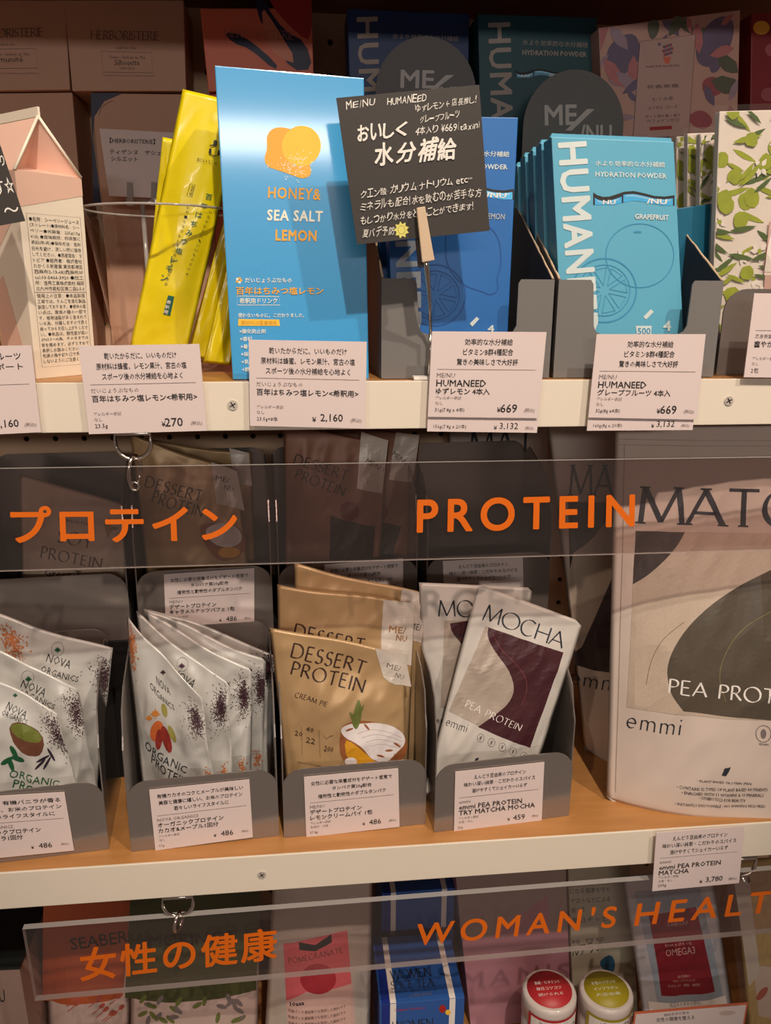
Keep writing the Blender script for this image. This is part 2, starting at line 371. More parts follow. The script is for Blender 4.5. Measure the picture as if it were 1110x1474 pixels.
# ------------------------------------------------------------------ solid makers
def carton(name, TL, TR, BR, BL, depth, m, label, cat, group=None, floor=None, bevel=.0008, n=None):
    """box whose printed front face is the quad; returns root, front panel"""
    p = Panel(TL, TR, BR, BL)
    if floor is not None:
        p.BL[2] = p.BR[2] = floor; p = Panel(p.TL, p.TR, p.BR, p.BL, pts=True)
    r = root(name, (p.BL+p.BR)/2, label, cat, group)
    v = (np.array([0, 1., 0]) if n is None else np.array(n))*depth
    prism('box_body', [p.BL, p.BR, p.TR, p.TL], v, m, r, bevel)
    return r, p
def card(name, TL, TR, BR, BL, m, label, cat, group=None, th=.0008, rt=None):
    p = Panel(TL, TR, BR, BL); r = rt or root(name, (p.BL+p.BR)/2, label, cat, group)
    prism('card_sheet' if rt is None else name, [p.BL, p.BR, p.TR, p.TL], -p.n*th, m, r, 0)
    return r, p
WPTS = [False]
def pouch(name, TL, TR, BR, BL, m, label, cat, group=None, bulge=.008, wr=.0012, seed=0, stand=False, rc=0.0, seal=.07, cell=.0035, back=.5, slump=0.0, wrs=1.0, parent=None, topwave=0.0, rest=None):
    t = Panel(TL, TR, BR, BL, pts=WPTS[0])
    if rest is not None:      # the lower end runs down to whatever it stands on
        kk = min((rest-t.TL[2])/(t.BL[2]-t.TL[2]), (rest-t.TR[2])/(t.BR[2]-t.TR[2]))
        BL, BR = t.TL+(t.BL-t.TL)*kk, t.TR+(t.BR-t.TR)*kk; TL, TR = t.TL, t.TR; t = Panel(TL, TR, BR, BL, pts=True)
    W3 = WPTS[0] or rest is not None; nu, nv = max(14, int(t.W/cell)), max(14, int(t.H/cell))
    def fn(u, v, s):
        du = dv = 0
        if rc:   # rounded corners
            r_ = rc; rv = r_*s.W/s.H
            for vv in (v, 1-v):
                if vv < rv: du += (.5-u)*2*(r_*(1-math.sqrt(max(0, 1-(1-vv/rv)**2))))
        eu = math.sin(math.pi/2*min(1, max(0, (min(u, 1-u)*s.W-.004)/(.34*s.W))))**.85
        if stand: fv = min(1, max(0, (v-seal)/.55)); fv = fv*fv*(3-2*fv); fv = max(.0, fv)*1.0
        else: fv = max(0, min(1, (v-seal)/.3))*max(0, min(1, (1-seal*.7-v)/.25)); fv = fv*fv*(3-2*fv)
        h = bulge*eu*fv
        q = Vector((u*s.W*38*wrs+seed*3.1, v*s.H*24*wrs+seed, seed*1.7)); q2 = Vector(((u+v*.6)*s.W*70*wrs+seed, (v-u*.4)*s.H*26*wrs, seed*.7))
        em = min(1, min(u, 1-u)*14)*min(1, max(0, v-.012)*12)*min(1, (1-v)*12)
        h += wr*em*(noise.noise(q)*1.3+(.5-abs(noise.noise(q2)))*1.6-.4+.5*(.5-abs(noise.noise(q2*2.3))))
        h += wr*1.2*(noise.noise(Vector((u*2.3+seed, v*2.7, seed*2.3))))
        if topwave: dv += topwave*math.sin(u*6+seed)*(1-v)**3
        if slump: h += slump*(v-.5)**2
        return du, dv, h
    p = Panel(TL, TR, BR, BL, nu, nv, fn, pts=W3); r = parent or root(name, (p.BL+p.BR)/2, label, cat, group)
    V = [p.G[j, i] for j in range(nv+1) for i in range(nu+1)]; F = []; idx = lambda j, i: j*(nu+1)+i
    for j in range(nv):
        for i in range(nu): F += [(idx(j, i), idx(j+1, i), idx(j, i+1)), (idx(j, i+1), idx(j+1, i), idx(j+1, i+1))]
    bid = {}
    for j in range(nv+1):
        for i in range(nu+1):
            if i in (0, nu) or j == 0 or (j == nv): bid[j, i] = idx(j, i)
            else:
                u, v = i/nu, j/nv; eu = math.sin(math.pi/2*min(1, max(0, (min(u, 1-u)*p.W-.004)/(.34*p.W)))); fv = max(0, min(1, (v-seal)/.4))*(1 if stand else max(0, min(1, (1-v)/.25)))
                if stand and v > .9: fv *= (1-(v-.9)/.1)**.5
                base = p.base(u, v); g = p.G[j, i]; hh = (g-base)@p.n
                bid[j, i] = len(V); V.append(g-p.n*(hh-min(hh, .0)+back*bulge*2*eu*fv*.5+.0006))
    for j in range(nv):
        for i in range(nu): F.append((bid[j, i], bid[j, i+1], bid[j+1, i+1], bid[j+1, i]))
    mesh('pouch_body', V, F, m, r, smooth=True)
    return r, p
def dots(parent, pan, pts_fn, n, size, m, part='printed_grains', seed=1):
    rnd = random.Random(seed); V, F = [], []
    for k in range(n):
        x, y = pts_fn(rnd); c = pan.uv(x, y) if k < 0 else None
        V.append((x, y))
    # map by a local affine from three reference pixels for speed
    A = np.array(V); c = A.mean(0); u0 = pan.uv(*c); ux = pan.uv(c[0]+12, c[1]); uy = pan.uv(c[0], c[1]+12)
    J = np.array([(ux-u0)/12, (uy-u0)/12]).T; Q = (A-c)@J.T+u0
    VV, FF = [], []
    for k, (u, v) in enumerate(Q):
        if not (0.005 < u < .995 and .005 < v < .995): continue
        a = rnd.random()*math.pi; s = size*(.6+.8*rnd.random()); b = len(VV)
        for t in range(4):
            VV.append((u+s/pan.W*math.cos(a+t*math.pi/2)*(1 if t % 2 else .7), v+s/pan.H*math.sin(a+t*math.pi/2)*(1 if t % 2 else .7)))
        FF.append([b, b+1, b+2, b+3])
    if VV:
        pan.cnt = getattr(pan, 'cnt', 0)+1; A = np.array(VV); P = pan.S(A[:, 0], A[:, 1], .0002+.000005*pan.cnt if pan.nu == 1 else .0004+.00001*pan.cnt); key = (parent.name, part, m.name, 0)
        d = PRINT.setdefault(key, ([], [], parent, m)); b = len(d[0]); d[0].extend(list(P)); d[1].extend([tuple(i+b for i in f) for f in FF])
def holder(Lb, Rb, z, hf, D, label, group, fr=.018, cat='holder', hs=.137, hb=.162):
    """steel sheet file holder: low front lip, raked sides, tall back with rounded corners"""
    a, b = PZ(Lb[0], Lb[1], z), PZ(Rb[0], Rb[1], z); ux = nrm(b-a); W = np.linalg.norm(b-a); uy = np.array([-ux[1], ux[0], 0]); uz = np.array([0, 0, 1.])
    r = root('steel_holder', (a+b)/2, label, cat, group); t = .0012
    pt = lambda x, y, zz: a+ux*x+uy*y+uz*zz
    def rounded(h, y, rr): return [pt(0, y, 0), pt(W, y, 0)]+[pt(W-rr+rr*math.cos(q), y, h-rr+rr*math.sin(q)) for q in np.linspace(0, math.pi/2, 7)]+[pt(rr-rr*math.sin(q), y, h-rr+rr*math.cos(q)) for q in np.linspace(0, math.pi/2, 7)]
    prism('front_panel', rounded(hf, 0, fr), uy*t, M_metal, r)
    prism('back_panel', rounded(hb, D, .014), uy*t, M_metal, r)
    for x in (0, W-t):
        prof = [pt(x, t, 0), pt(x, D, 0), pt(x, D, hb-.014), pt(x, D-.016, hb-.004), pt(x, D*.30, hs+.004), pt(x, D*.12, hs-.010), pt(x, .006, hs-.030), pt(x, t, hs-.040)]
        prism('side_panel', prof, ux*t, M_metal, r)
    prism('base_plate', [pt(t, t, .0002), pt(W-t, t, .0002), pt(W-t, D, .0002), pt(t, D, .0002)], uz*t, M_metal, r)
    return r, Panel(pt(0, -.0003, hf), pt(W, -.0003, hf), pt(W, -.0003, 0), pt(0, -.0003, 0), pts=True), pt
#BODY
# ================================================================== SETTING
def pegboard():
    o0 = PY(38, 632, YB); s = .03; x0 = o0[0]-s*12-s/2; z0 = o0[2]-s*26-s/2; nx, nz = 48, 44; V, F = [], []; vid = {}
    def v(x, z):
        k = (round(x*1e5), round(z*1e5))
        if k not in vid: vid[k] = len(V); V.append((x, YB, z))
        return vid[k]
    for i in range(nx):
        for j in range(nz):
            cx, cz = x0+(i+.5)*s, z0+(j+.5)*s; r = .0031
            O = [v(cx-s/2, cz-s/2), v(cx+s/2, cz-s/2), v(cx+s/2, cz+s/2), v(cx-s/2, cz+s/2)]
            H = [len(V)+k for k in range(8)]; V.extend([(cx+r*math.cos(math.radians(-135+45*k)), YB, cz+r*math.sin(math.radians(-135+45*k))) for k in range(8)])
            B = [len(V)+k for k in range(8)]; V.extend([(V[h][0], YB+.004, V[h][2]) for h in H])
            for e in range(4):
                a, b = O[e], O[(e+1) % 4]; h0, h1, h2 = H[2*e], H[2*e+1], H[(2*e+2) % 8]; F += [(a, b, h2, h1), (a, h1, h0)]
            for k in range(8): F.append((H[k], H[(k+1) % 8], B[(k+1) % 8], B[k]))
    b = len(V); V += [(x0, YB+.006, z0), (x0+nx*s, YB+.006, z0), (x0+nx*s, YB+.006, z0+nz*s), (x0, YB+.006, z0+nz*s)]; F.append((b, b+1, b+2, b+3))
    o = mesh('wall_back', V, F, [M_peg, M_black]); o.data.polygons[len(F)-1].material_index = 1; lab(o, kind='structure')
pegboard()
def shelf(z, label, screws, under=.012):
    r = root('display_shelf', (0.2, 0, z), label, 'shelf', 'shelves of the display rack')
    mesh_b = box('shelf_board', (-.75, .0025, z-.012), (1.15, YB, z), M_wood, r, .0008)
    box('front_rail', (-.75, -.0, z-RAIL), (1.15, .0022, z+.0004), M_rail, r, .0006)
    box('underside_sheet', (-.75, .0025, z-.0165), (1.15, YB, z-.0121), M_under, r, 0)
    box('rail_lip', (-.75, .0025, z-RAIL), (1.15, .014, z-RAIL+.0015), M_rail, r, 0)
    for (px, py) in screws:
        c = PY(px, py, -.0001); s = root('screw', (0, 0, 0), None, None); s.parent = r; s.location = Vector(c)-Vector(r.location)
        bpy.data.objects.remove(s)
        h = prism('screw_head', [(c[0]+.0036*math.cos(t), 0, c[2]+.0036*math.sin(t)) for t in np.linspace(0, 2*math.pi, 17)[:-1]], (0, -.0008, 0), M_screw, r)
        V, F = [], []
        for q in (30, 120):
            d = np.array([math.cos(math.radians(q)), 0, math.sin(math.radians(q))]); e = np.array([-d[2], 0, d[0]])
            b = len(V); V += [c+d*.0024+e*.0004+[0, -.0009, 0], c-d*.0024+e*.0004+[0, -.0009, 0], c-d*.0024-e*.0004+[0, -.0009, 0], c+d*.0024-e*.0004+[0, -.0009, 0]]; F.append((b, b+1, b+2, b+3))
        mesh('screw_slot', V, F, M_dsteel, h)
    return r
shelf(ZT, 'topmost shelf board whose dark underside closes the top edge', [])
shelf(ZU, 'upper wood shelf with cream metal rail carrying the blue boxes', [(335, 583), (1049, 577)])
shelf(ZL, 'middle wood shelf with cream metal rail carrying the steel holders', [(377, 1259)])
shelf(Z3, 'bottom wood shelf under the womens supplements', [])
# ================================================================== PRICE CARDS
CT = 'price cards slotted along the shelf rails'
def pricecard(q, Y, head, brand, names, small, price, label, widths=None, wt=True, th=.0008, bold=.012, xs=.06, weight='', hb=True, Yb=None, group=CT):
    Yb = Y if Yb is None else Yb
    (a, b, c, d) = q
    r, p = card('price_card', (a[0], a[1], Y), (b[0], b[1], Y), (c[0], c[1], Yb), (d[0], d[1], Yb), M_card, label, 'price tag', group)
    for i, s in enumerate(head):
        wdt = (widths or [.6, .75, .67])[i]
        T(r, p, s, (.5-wdt/2, .155+.115*i), (.5+wdt/2, .155+.115*i), .075, uv=True, bold=bold*.6, res=1)
    line(r, p, [(xs, .435), (.94, .435)], .0003, M_grey, 'rule_line', uv=True)
    y = .53
    if brand: T(r, p, brand, (xs, y), None, .052, M_grey, uv=True, res=1)
    for i, s in enumerate(names): T(r, p, s, (xs, y+.105+.095*i), None, .078, uv=True, bold=bold, res=1)
    for i, s in enumerate(small): T(r, p, s, (xs, .79+.065*i), None, .042, M_grey, uv=True, res=1)
    if weight: T(r, p, weight, (xs, .945), None, .062, M_dink, uv=True, res=1)
    if price:
        T(r, p, price, (.80, .935), None, .098, uv=True, al='r', bold=.006)
        T(r, p, '¥', (.80-.042*len(price)-.055, .935), None, .06, uv=True, al='l')
        T(r, p, '(税込)', (.965, .935), None, .055, M_grey, uv=True, al='r', res=1)
    return r, p
H1 = ['乾いたからだに、いいものだけ', '原材料は蜂蜜、レモン果汁、宮古の塩', 'スポーツ後の水分補給を心地よく']
yt = -.006
pricecard([(-110, 500), (45, 497), (59, 622), (-95, 630)], yt, ['シーベリーとフルーツ', '美容と健康サポート', ''][:2], '', ['果汁ジュース'], [], '2,160', 'white price card under the pink carton at the left edge', widths=[.78, .8])
pricecard([(113, 498), (287, 495), (298, 620), (128, 625)], yt, H1, 'だいじょうぶなもの', ['百年はちみつ塩レモン<希釈用>'], ['アレルギー表記', 'なし'], '270', 'white price card reading 270 yen below the clear cup', weight='23.5g')
pricecard([(358, 489), (528, 492), (526, 617), (360, 613)], yt, H1, 'だいじょうぶなもの', ['百年はちみつ塩レモン<希釈用>'], ['アレルギー表記', 'なし'], '2,160', 'white price card reading 2,160 yen below the tall blue box', widths=[.66, .8, .72], weight='23.5g×8本')
H2 = ['効率的な水分補給', 'ビタミンB群4種配合', '驚きの美味しさで大好評']
def strip(q, Y, t1, t2, label):
    (a, b, c, d) = q
    r, p = card('price_card', (a[0], a[1], Y), (b[0], b[1], Y), (c[0], c[1], Y), (d[0], d[1], Y), M_card, label, 'price tag', CT)
    T(r, p, t1, (.055, .97), None, .060, M_dink, uv=True, res=1); T(r, p, t2, (.82, .97), None, .085, uv=True, al='r'); T(r, p, '¥', (.60, .97), None, .05, uv=True); T(r, p, '(税込)', (.965, .97), None, .045, M_grey, uv=True, al='r', res=1)
pricecard([(622, 477), (787, 478), (774, 602), (616, 600)], yt-.001, H2, 'ME/NU', ['HUMANEED', 'ゆずレモン 4本入'], ['アレルギー表記', 'なし'], '669', 'white price card reading 669 yen in front of the dark blue boxes', widths=[.42, .44, .54], weight='31g(7.8g x 4本)')
strip([(620, 497), (785, 499), (773, 623), (615, 621)], yt+.0008, '156g(7.8g x 20本)', '3,132', 'second card peeking below the 669 yen card, under the dark blue boxes')
pricecard([(859, 481), (1016, 481), (1003, 604), (847, 601)], yt-.001, H2, 'ME/NU', ['HUMANEED', 'グレープフルーツ 4本入'], ['アレルギー表記', 'なし'], '669', 'white price card reading 669 yen in front of the teal boxes', widths=[.42, .46, .54], weight='32g(8g x4本)')
strip([(857, 498), (1011, 498), (997, 619), (845, 620)], yt+.0008, '160g(8g x 20本)', '3,132', 'second card peeking below the 669 yen card, under the teal boxes')
# ================================================================== UPPER SHELF, FRONT
# gable carton of sea berry juice
M_cream = mat('carton_cream', (240, 226, 206), .5, var=.01); M_pink = mat('carton_pink', (232, 190, 170), .5, var=.02); M_gsh = mat('carton_fold_green', (150, 146, 120), .5)
A = PY(21, 244, .014); B = PY(117, 257, .052); Ab = PZ(53, 546, ZU); Bb = np.array([0, 0, 0.])
t_ = nrm((B-A)*[1, 1, 0]); lv = np.array([-t_[1], t_[0], 0])*.062; Ab = Ab
Wt = np.linalg.norm((B-A)[:2]); B = A+t_*Wt+np.array([0, 0, 0.0]); Bb = Ab+t_*Wt
Cc, Dd, Cb, Db = A+lv, B+lv, Ab+lv, Bb+lv
Ee = (A+B)/2+np.array([0, 0, .037])+lv*.10; Ff = Ee+lv*.92; I_ = (A+B)/2+lv*.42+np.array([0, 0, .006])
cr_ = root('gable_carton', Ab+lv/2, 'pink and cream gable-top juice carton at the left end of the upper shelf', 'carton')
mesh('carton_body', [A, B, Dd, Cc, Ab, Bb, Db, Cb], [(0, 1, 5, 4), (1, 2, 6, 5), (2, 3, 7, 6), (3, 0, 4, 7), (4, 5, 6, 7), (0, 1, 2, 3)], M_cream, cr_, bevel=.0006)
prism('roof_panel', [A, Ee, Ff, Cc], nrm(np.cross(Ee-A, Cc-A))*-.0008, M_pink, cr_)
prism('roof_panel', [B, Ee, Ff, Dd], nrm(np.cross(Ee-B, Dd-B))*.0008, M_gsh, cr_)
mesh('gable_fold', [A, B, Ee, I_], [(0, 1, 3), (0, 3, 2), (1, 2, 3)], M_pink, cr_)
for q0, q1 in ((A, Ee), (Ee, B)): tube('fold_edge', [q0, q1], .0011, M_cream, cr_, 6)
prism('ridge_seal', [Ee, Ff, Ff+[0, 0, .006], Ee+[0, 0, .006]], np.array([.0012, .0012, 0]), M_cream, cr_)
tp = Panel(A, B, Bb, Ab, pts=True); tp.n = nrm(np.cross(t_, [0, 0, 1.])); 
if tp.n@(CAM-A) < 0: tp.n = -tp.n
shape(cr_, tp, [(0, 0), (1, 0), (1, .085), (0, .165)], M_pink, 'pink_band', uv=True)
lp = Panel(Cc, A, Ab, Cb, pts=True)
shape(cr_, lp, [(0, 0), (1, 0), (1, .165), (.35, .42), (0, .25)], M_pink, 'pink_band', uv=True)
shape(cr_, lp, [(0, .62), (.55, .48), (.9, 1), (0, 1)], M_pink, 'pink_band', uv=True)
CTX = '''●名称：シーベリージュース
(ストレート)●原材料名：シー
ベリー●内容量：225g(15g
×15) ●賞味期限：枠底面に
表記(年/月)●保存方法：直射
日光を避け、涼しい所に保存
してください。●原産国名：ラ
トビア ●販売者：株式会社
たかくら新産業 東京都港区
西麻布2-13-6KI西麻布3F
tel:03-5466-3920 ●加工
所：佳秀工業株式会社 福岡
北九州市若松区南二島2-5-3
使用上の注意：●本品製造
工場では、りんごを含む製品
製造しております。●液中の黒
い点は、果実の種の一部で
す。植物油脂が多く含まれて
いる為、分離しますので良く
振ってからお召し上がりくださ
い。●本品は、酸性度が高い
(PH3.5〜4)為、そのままでは
胃を痛めます。必ずうすめて
希釈しお飲みください。開封
包装の角や切り口で手を切ら
しないようにご注意ください'''.split('\n')
for i, s in enumerate(CTX):
    y = .225+i*.0275+(.008 if i > 12 else 0)
    T(cr_, tp, s, (.13, y), (.90, y), .0205, uv=True, res=1, bold=.004, part='ingredient_text')
line(cr_, tp, [(.10, .19), (.93, .19), (.93, .94), (.10, .94)], .0003, M_grey, 'text_frame', uv=True, closed=True)
line(cr_, tp, [(.10, .563), (.93, .563)], .0003, M_grey, 'text_frame', uv=True)
# little chalk card at far left on a wire stand
r, p = card('chalk_card', (-62, 214, -.022), (-2, 203, -.022), (36, 318, -.022), (-24, 329, -.022), M_slate, 'black handwritten card cut by the left edge, in front of the pink carton', 'sign card')
T(r, p, 'ぴったり', (.35, .28), (.98, .30), .14, M_chalk, uv=True, bold=.01); T(r, p, 'です☆', (.35, .62), (1.0, .64), .2, M_chalk, uv=True, bold=.01); T(r, p, '〜', (.6, .87), (.95, .87), .07, M_chalk, uv=True)
q0 = PY(-20, 300, -.0205); tube('stand_rod', [q0, [q0[0]-.01, .003, ZU+.002]], .0011, M_chrome, r)
# clear cup
cup_c = np.array([PY(236, 400, .093)[0], .093, ZU]); cu = root('clear_cup', cup_c, 'clear tapered plastic cup holding yellow sachets', 'cup')
hc = .122; ro, ri = .0565, .038
lathe('cup_wall', cup_c, [(ri-.003, .0006), (ri, .003), (ro-.0006, hc-.003), (ro, hc)], M_cup, cu, 64)
lathe('cup_base', cup_c, [(.0001, .0005), (ri-.004, .0005), (ri-.004, .0045), (.0001, .0045)], M_cup, cu, 48)
tube('cup_rim', [cup_c+[(ro)*math.cos(t), ro*math.sin(t), hc] for t in np.linspace(0, 2*math.pi, 49)[:-1]], .0009, M_edge, cu, 6, closed=True)
# yellow sachets standing in the cup
M_yel = mat('yellow_foil', (230, 208, 14), .30, 0, var=.04, scale=30, bump=.08, bscale=120, coat=.3); M_grn = mat('green_ink', (30, 98, 84), .5)
YG = 'yellow drink sachets in the cup'
def sachet(q, Y0, Y1, label, seed, txt=False):
    (a, b, c, d) = q
    r, p = pouch('yellow_sachet', (*a, Y0), (*b, Y0+.002), (*c, Y1+.002), (*d, Y1), M_yel, label, 'sachet', YG, bulge=.004, wr=.0011, seed=seed, seal=.06, cell=.0028, wrs=1.2)
    return r, p
sachet([(234, 197), (262, 203), (262, 500), (205, 480)], .100, .112, 'narrow yellow sachet edge peeking out left of the tallest sachet', 3)
sachet([(322, 318), (352, 330), (310, 520), (268, 512)], .090, .082, 'short yellow sachet leaning right beside the tall one', 5)
sachet([(326, 385), (352, 395), (332, 526), (292, 522)], .078, .072, 'lowest yellow sachet with its end on the cup base', 8)
ys, yp = sachet([(263, 128), (352, 150), (268, 512), (187, 500)], .072, .068, 'tallest yellow sachet with green vertical lettering', 1)
for i, ch in enumerate('百年はちみつ塩レモン'):
    t = i/9; x, y = 292-56*t+(8*(1-t)), 288+116*t
    T(ys, yp, ch, (x-5, y-1), (x+4.5, y+1), 8.5, M_grn, bold=.006, res=1)
for i, ch in enumerate('乾いたからだに、いいものだけ。'):
    t = i/14; T(ys, yp, ch, (303-36*t, 300+96*t), (307-36*t, 301+96*t), 4.2, M_ink, res=1)
for i, ch in enumerate('レザークラフトレモン百蜂蜜飲料希釈'):
    t = i/16; T(ys, yp, ch, (269-32*t, 300+110*t), (273-32*t, 301+110*t), 4.0, M_ink, res=1)
shape(ys, yp, [(242, 425), (251, 427), (245, 455), (235, 452)], M_grn, 'green_label')
for i, ch in enumerate('希釈用'): T(ys, yp, ch, (239.5-i*2.2, 437+7*i), (245.5-i*2.2, 438.5+7*i), 5.5, M_white, part='white_lettering', res=1, bold=.01)
line(ys, yp, [(274, 264), (281, 266), (276, 284), (269, 282)], .0003, M_ink, 'label_frame', closed=True)
for i, ch in enumerate('清涼飲'): T(ys, yp, ch, (274.5-i*1.2, 270.5+5*i), (278.5-i*1.2, 271.5+5*i), 3.8, M_ink, res=1)
T(ys, yp, 'JE', (302, 210), (330, 216), 9, M_ink, bold=.02, res=1); T(ys, yp, 'UP', (300, 224), (330, 230), 10, M_ink, bold=.02, res=1); T(ys, yp, 'だいじょうぶ', (283, 232), (330, 241), 5, M_ink, res=1)
# tall blue box
M_blue = mat('glossy_blue', (62, 160, 218), .34, var=.01, coat=1.0, bump=.06, bscale=260); M_byel = mat('print_yellow', (246, 196, 62), .45); M_borg = mat('print_orange', (236, 172, 60), .45)
M_pale = mat('print_pale', (236, 236, 220), .45)
bb, bp = carton('blue_drink_box', (309, 94, .014), (524, 112, .018), (531, 545.5, .018), (335, 546.5, .014), .030, M_blue, 'tall bright blue carton with two yellow lemons on its front', 'box')
for o in bb.children: pass
L1 = [(383, 197), (392, 184), (412, 183), (425, 190), (436, 200), (446, 236), (449, 252), (436, 258), (420, 252), (400, 245), (384, 240), (380, 228), (385, 214)]
shape(bb, bp, L1, M_borg, 'lemon_print', smooth=2)
shape(bb, bp, ell(434, 210, 28, 29, 30, rot=10), M_byel, 'lemon_print', off=.0005)
dots(bb, bp, lambda r_: (r_.gauss(423, 13), r_.gauss(238, 9)), 130, .00045, M_pale, 'dot_print')
SB = dict(bold=.03)
T(bb, bp, 'HONEY&', (386, 285), (461, 288), 16, M_borg, bold=.02, sp_=1.12); T(bb, bp, 'SEA SALT', (385, 317), (464, 319), 15, M_pale, bold=.03, sp_=1.12); T(bb, bp, 'LEMON', (397, 346), (455, 347), 15, M_borg, bold=.035, sp_=1.12)
T(bb, bp, 'だいじょうぶなもの', (353, 407), (420, 407), 7, M_pale, bold=.015, res=1); T(bb, bp, '百年はちみつ塩レモン', (340, 424), (465, 424), 11, M_borg, bold=.02)
line(bb, bp, [(341, 426), (402, 427), (403, 439), (342, 439)], .0004, M_pale, 'label_frame', closed=True)
T(bb, bp, '希釈用ドリンク', (345, 437), (399, 437), 8, M_pale, bold=.015, res=1); T(bb, bp, '使わないものに、こだわりました。', (343, 457), (438, 457), 6.5, M_pale, bold=.012, res=1)
shape(bb, bp, [(343, 459), (402, 460), (403, 469), (343, 469)], M_byel, 'yellow_label'); T(bb, bp, '原材料は国産使用', (347, 467), (398, 467.5), 6, M_borg, bold=.01, res=1)
for i, s in enumerate(['×酸化防止剤', '×香料', '×着色料', '×保存料', '×乳化剤', '×糖類']): T(bb, bp, s, (345+i*.8, 480+i*11), None, 6.5, M_pale, bold=.012, res=1)
for k in range(5): shape(bb, bp, ell(344+3*math.cos(k*1.26), 403.5+3*math.sin(k*1.26), 2, 2, 8), M_pale if k % 2 else M_borg, 'flower_mark')
# handwritten slate card held by a wooden clip on a rod
hc_, hp = card('chalk_card', (484, 141, -.026), (690, 122, -.026), (705, 332, -.024), (514, 352, -.024), M_slate, 'square black handwritten card with a yellow sun, held up by a wooden clip', 'sign card', th=.001)
def CH(s, a, b, h, bo=.0):
    """handwriting: every sign set a little off its neighbours"""
    rnd = random.Random(s); wts = [.34 if ch in ' /!！・（()i,' else (.62 if ord(ch) < 0x2fff else 1.0) for ch in s]; tot = sum(wts); x = 0; a = np.array(a, float); b = np.array(b, float); d = b-a; n_ = nrm(np.array([d[1], -d[0]]))
    for ch, w_ in zip(s, wts):
        if ch != ' ':
            k = rnd.uniform(.72, .98)*(1 if ch not in '・.' else .3); q_ = .30 if w_ < .35 else .06; p0 = a+d*((x+q_*w_)/tot)+n_*rnd.uniform(-.06, .08)*h; p1 = a+d*((x+w_*(.70 if w_ < .35 else .92))/tot)+n_*rnd.uniform(-.05, .12)*h
            hh = h*k*(.68 if ch in 'taxinec' else 1)*(1 if ch not in '・〜ー…' else .25); T(hc_, hp, ch, p0+(n_*h*.35 if ch in '・〜ー…' else 0), p1+(n_*h*.35 if ch in '・〜ー…' else 0), hh, M_chalk, bold=bo, up=(n_+nrm(d)*rnd.uniform(.05, .3))*hh, res=2, part='chalk_writing')
        x += w_
CH('ME/NU', (498, 158), (540, 152), 12); CH('HUMANEED', (557, 152), (614, 146), 13); CH('ゆずレモン ← 店長推し!', (598, 162), (686, 148), 12); CH('グレープフルーツ', (604, 178), (662, 169), 11); CH('4本入り ¥669(taxin)', (597, 195), (691, 185), 13)
CH('おいしく', (514, 205), (586, 195), 25, .028); CH('水分補給', (538, 240), (658, 229), 34, .026)
CH('クエン酸・カリウム・ナトリウム etc…', (518, 286), (680, 262), 13); CH('ミネラルも配合！水を飲むのが苦手な方', (517, 304), (693, 283), 14); CH('もしっかり水分をとることができます！', (518, 324), (682, 302), 13); CH('夏バテ予防', (521, 343), (568, 338), 15)
M_sun = mat('sun_yellow', (222, 212, 110), .7)
shape(hc_, hp, [(578+(11.5 if k % 2 else 7.5)*math.cos(k*math.pi/9), 331+(12.5 if k % 2 else 8.5)*math.sin(k*math.pi/9)) for k in range(18)], M_sun, 'sun_drawing')
line(hc_, hp, ell(578, 331, 5, 6, 18), .0002, M_slate, 'sun_face', closed=True, off=.0008)
M_pin = mat('clip_wood', (206, 180, 150), .5, bump=.1)
c0, c1, c2, c3 = PY(606, 298, -.032), PY(617, 376, -.031), PY(615, 360, -.019), PY(620, 479, .004)
cs = root('clip_stand', (c3[0], .006, ZU), 'slim rod stand with a wooden clothes peg gripping the black card', 'card stand')
def bar(name, a, b, wa, wb, th, m, parent):
    d = nrm(b-a); s = nrm(np.cross(d, [0, 1., 0])); return prism(name, [a-s*wa, a+s*wa, b+s*wb, b-s*wb], (0, th, 0), m, parent, .0005)
bar('peg_jaw', c0, c1, .0028, .0042, .0045, M_pin, cs)
b0 = PY(603, 322, -.021); b1 = PY(609, 384, -.020); bar('peg_jaw', b0, b1, .0028, .0030, .004, M_dsteel, cs)
tube('peg_spring', [PY(611+(.3*k), 352+.5*math.sin(k*2), -.026) for k in range(-4, 5)], .0018, M_chrome, cs)
tube('rod', [PY(613, 372, -.024), PY(615, 392, -.020), PY(619, 440, -.006), PY(620, 476, .004)], [.0016, .0022, .0012, .0012], M_chrome, cs)
box('foot', (c3[0]-.012, -.0005+.003, ZU+.0005), (c3[0]+.016, .0125, ZU+.003), M_white, cs)
tube('rod_foot', [PY(620, 474, .004), (PY(620, 474, .004)[0], .006, ZU+.002)], .0012, M_chrome, cs)
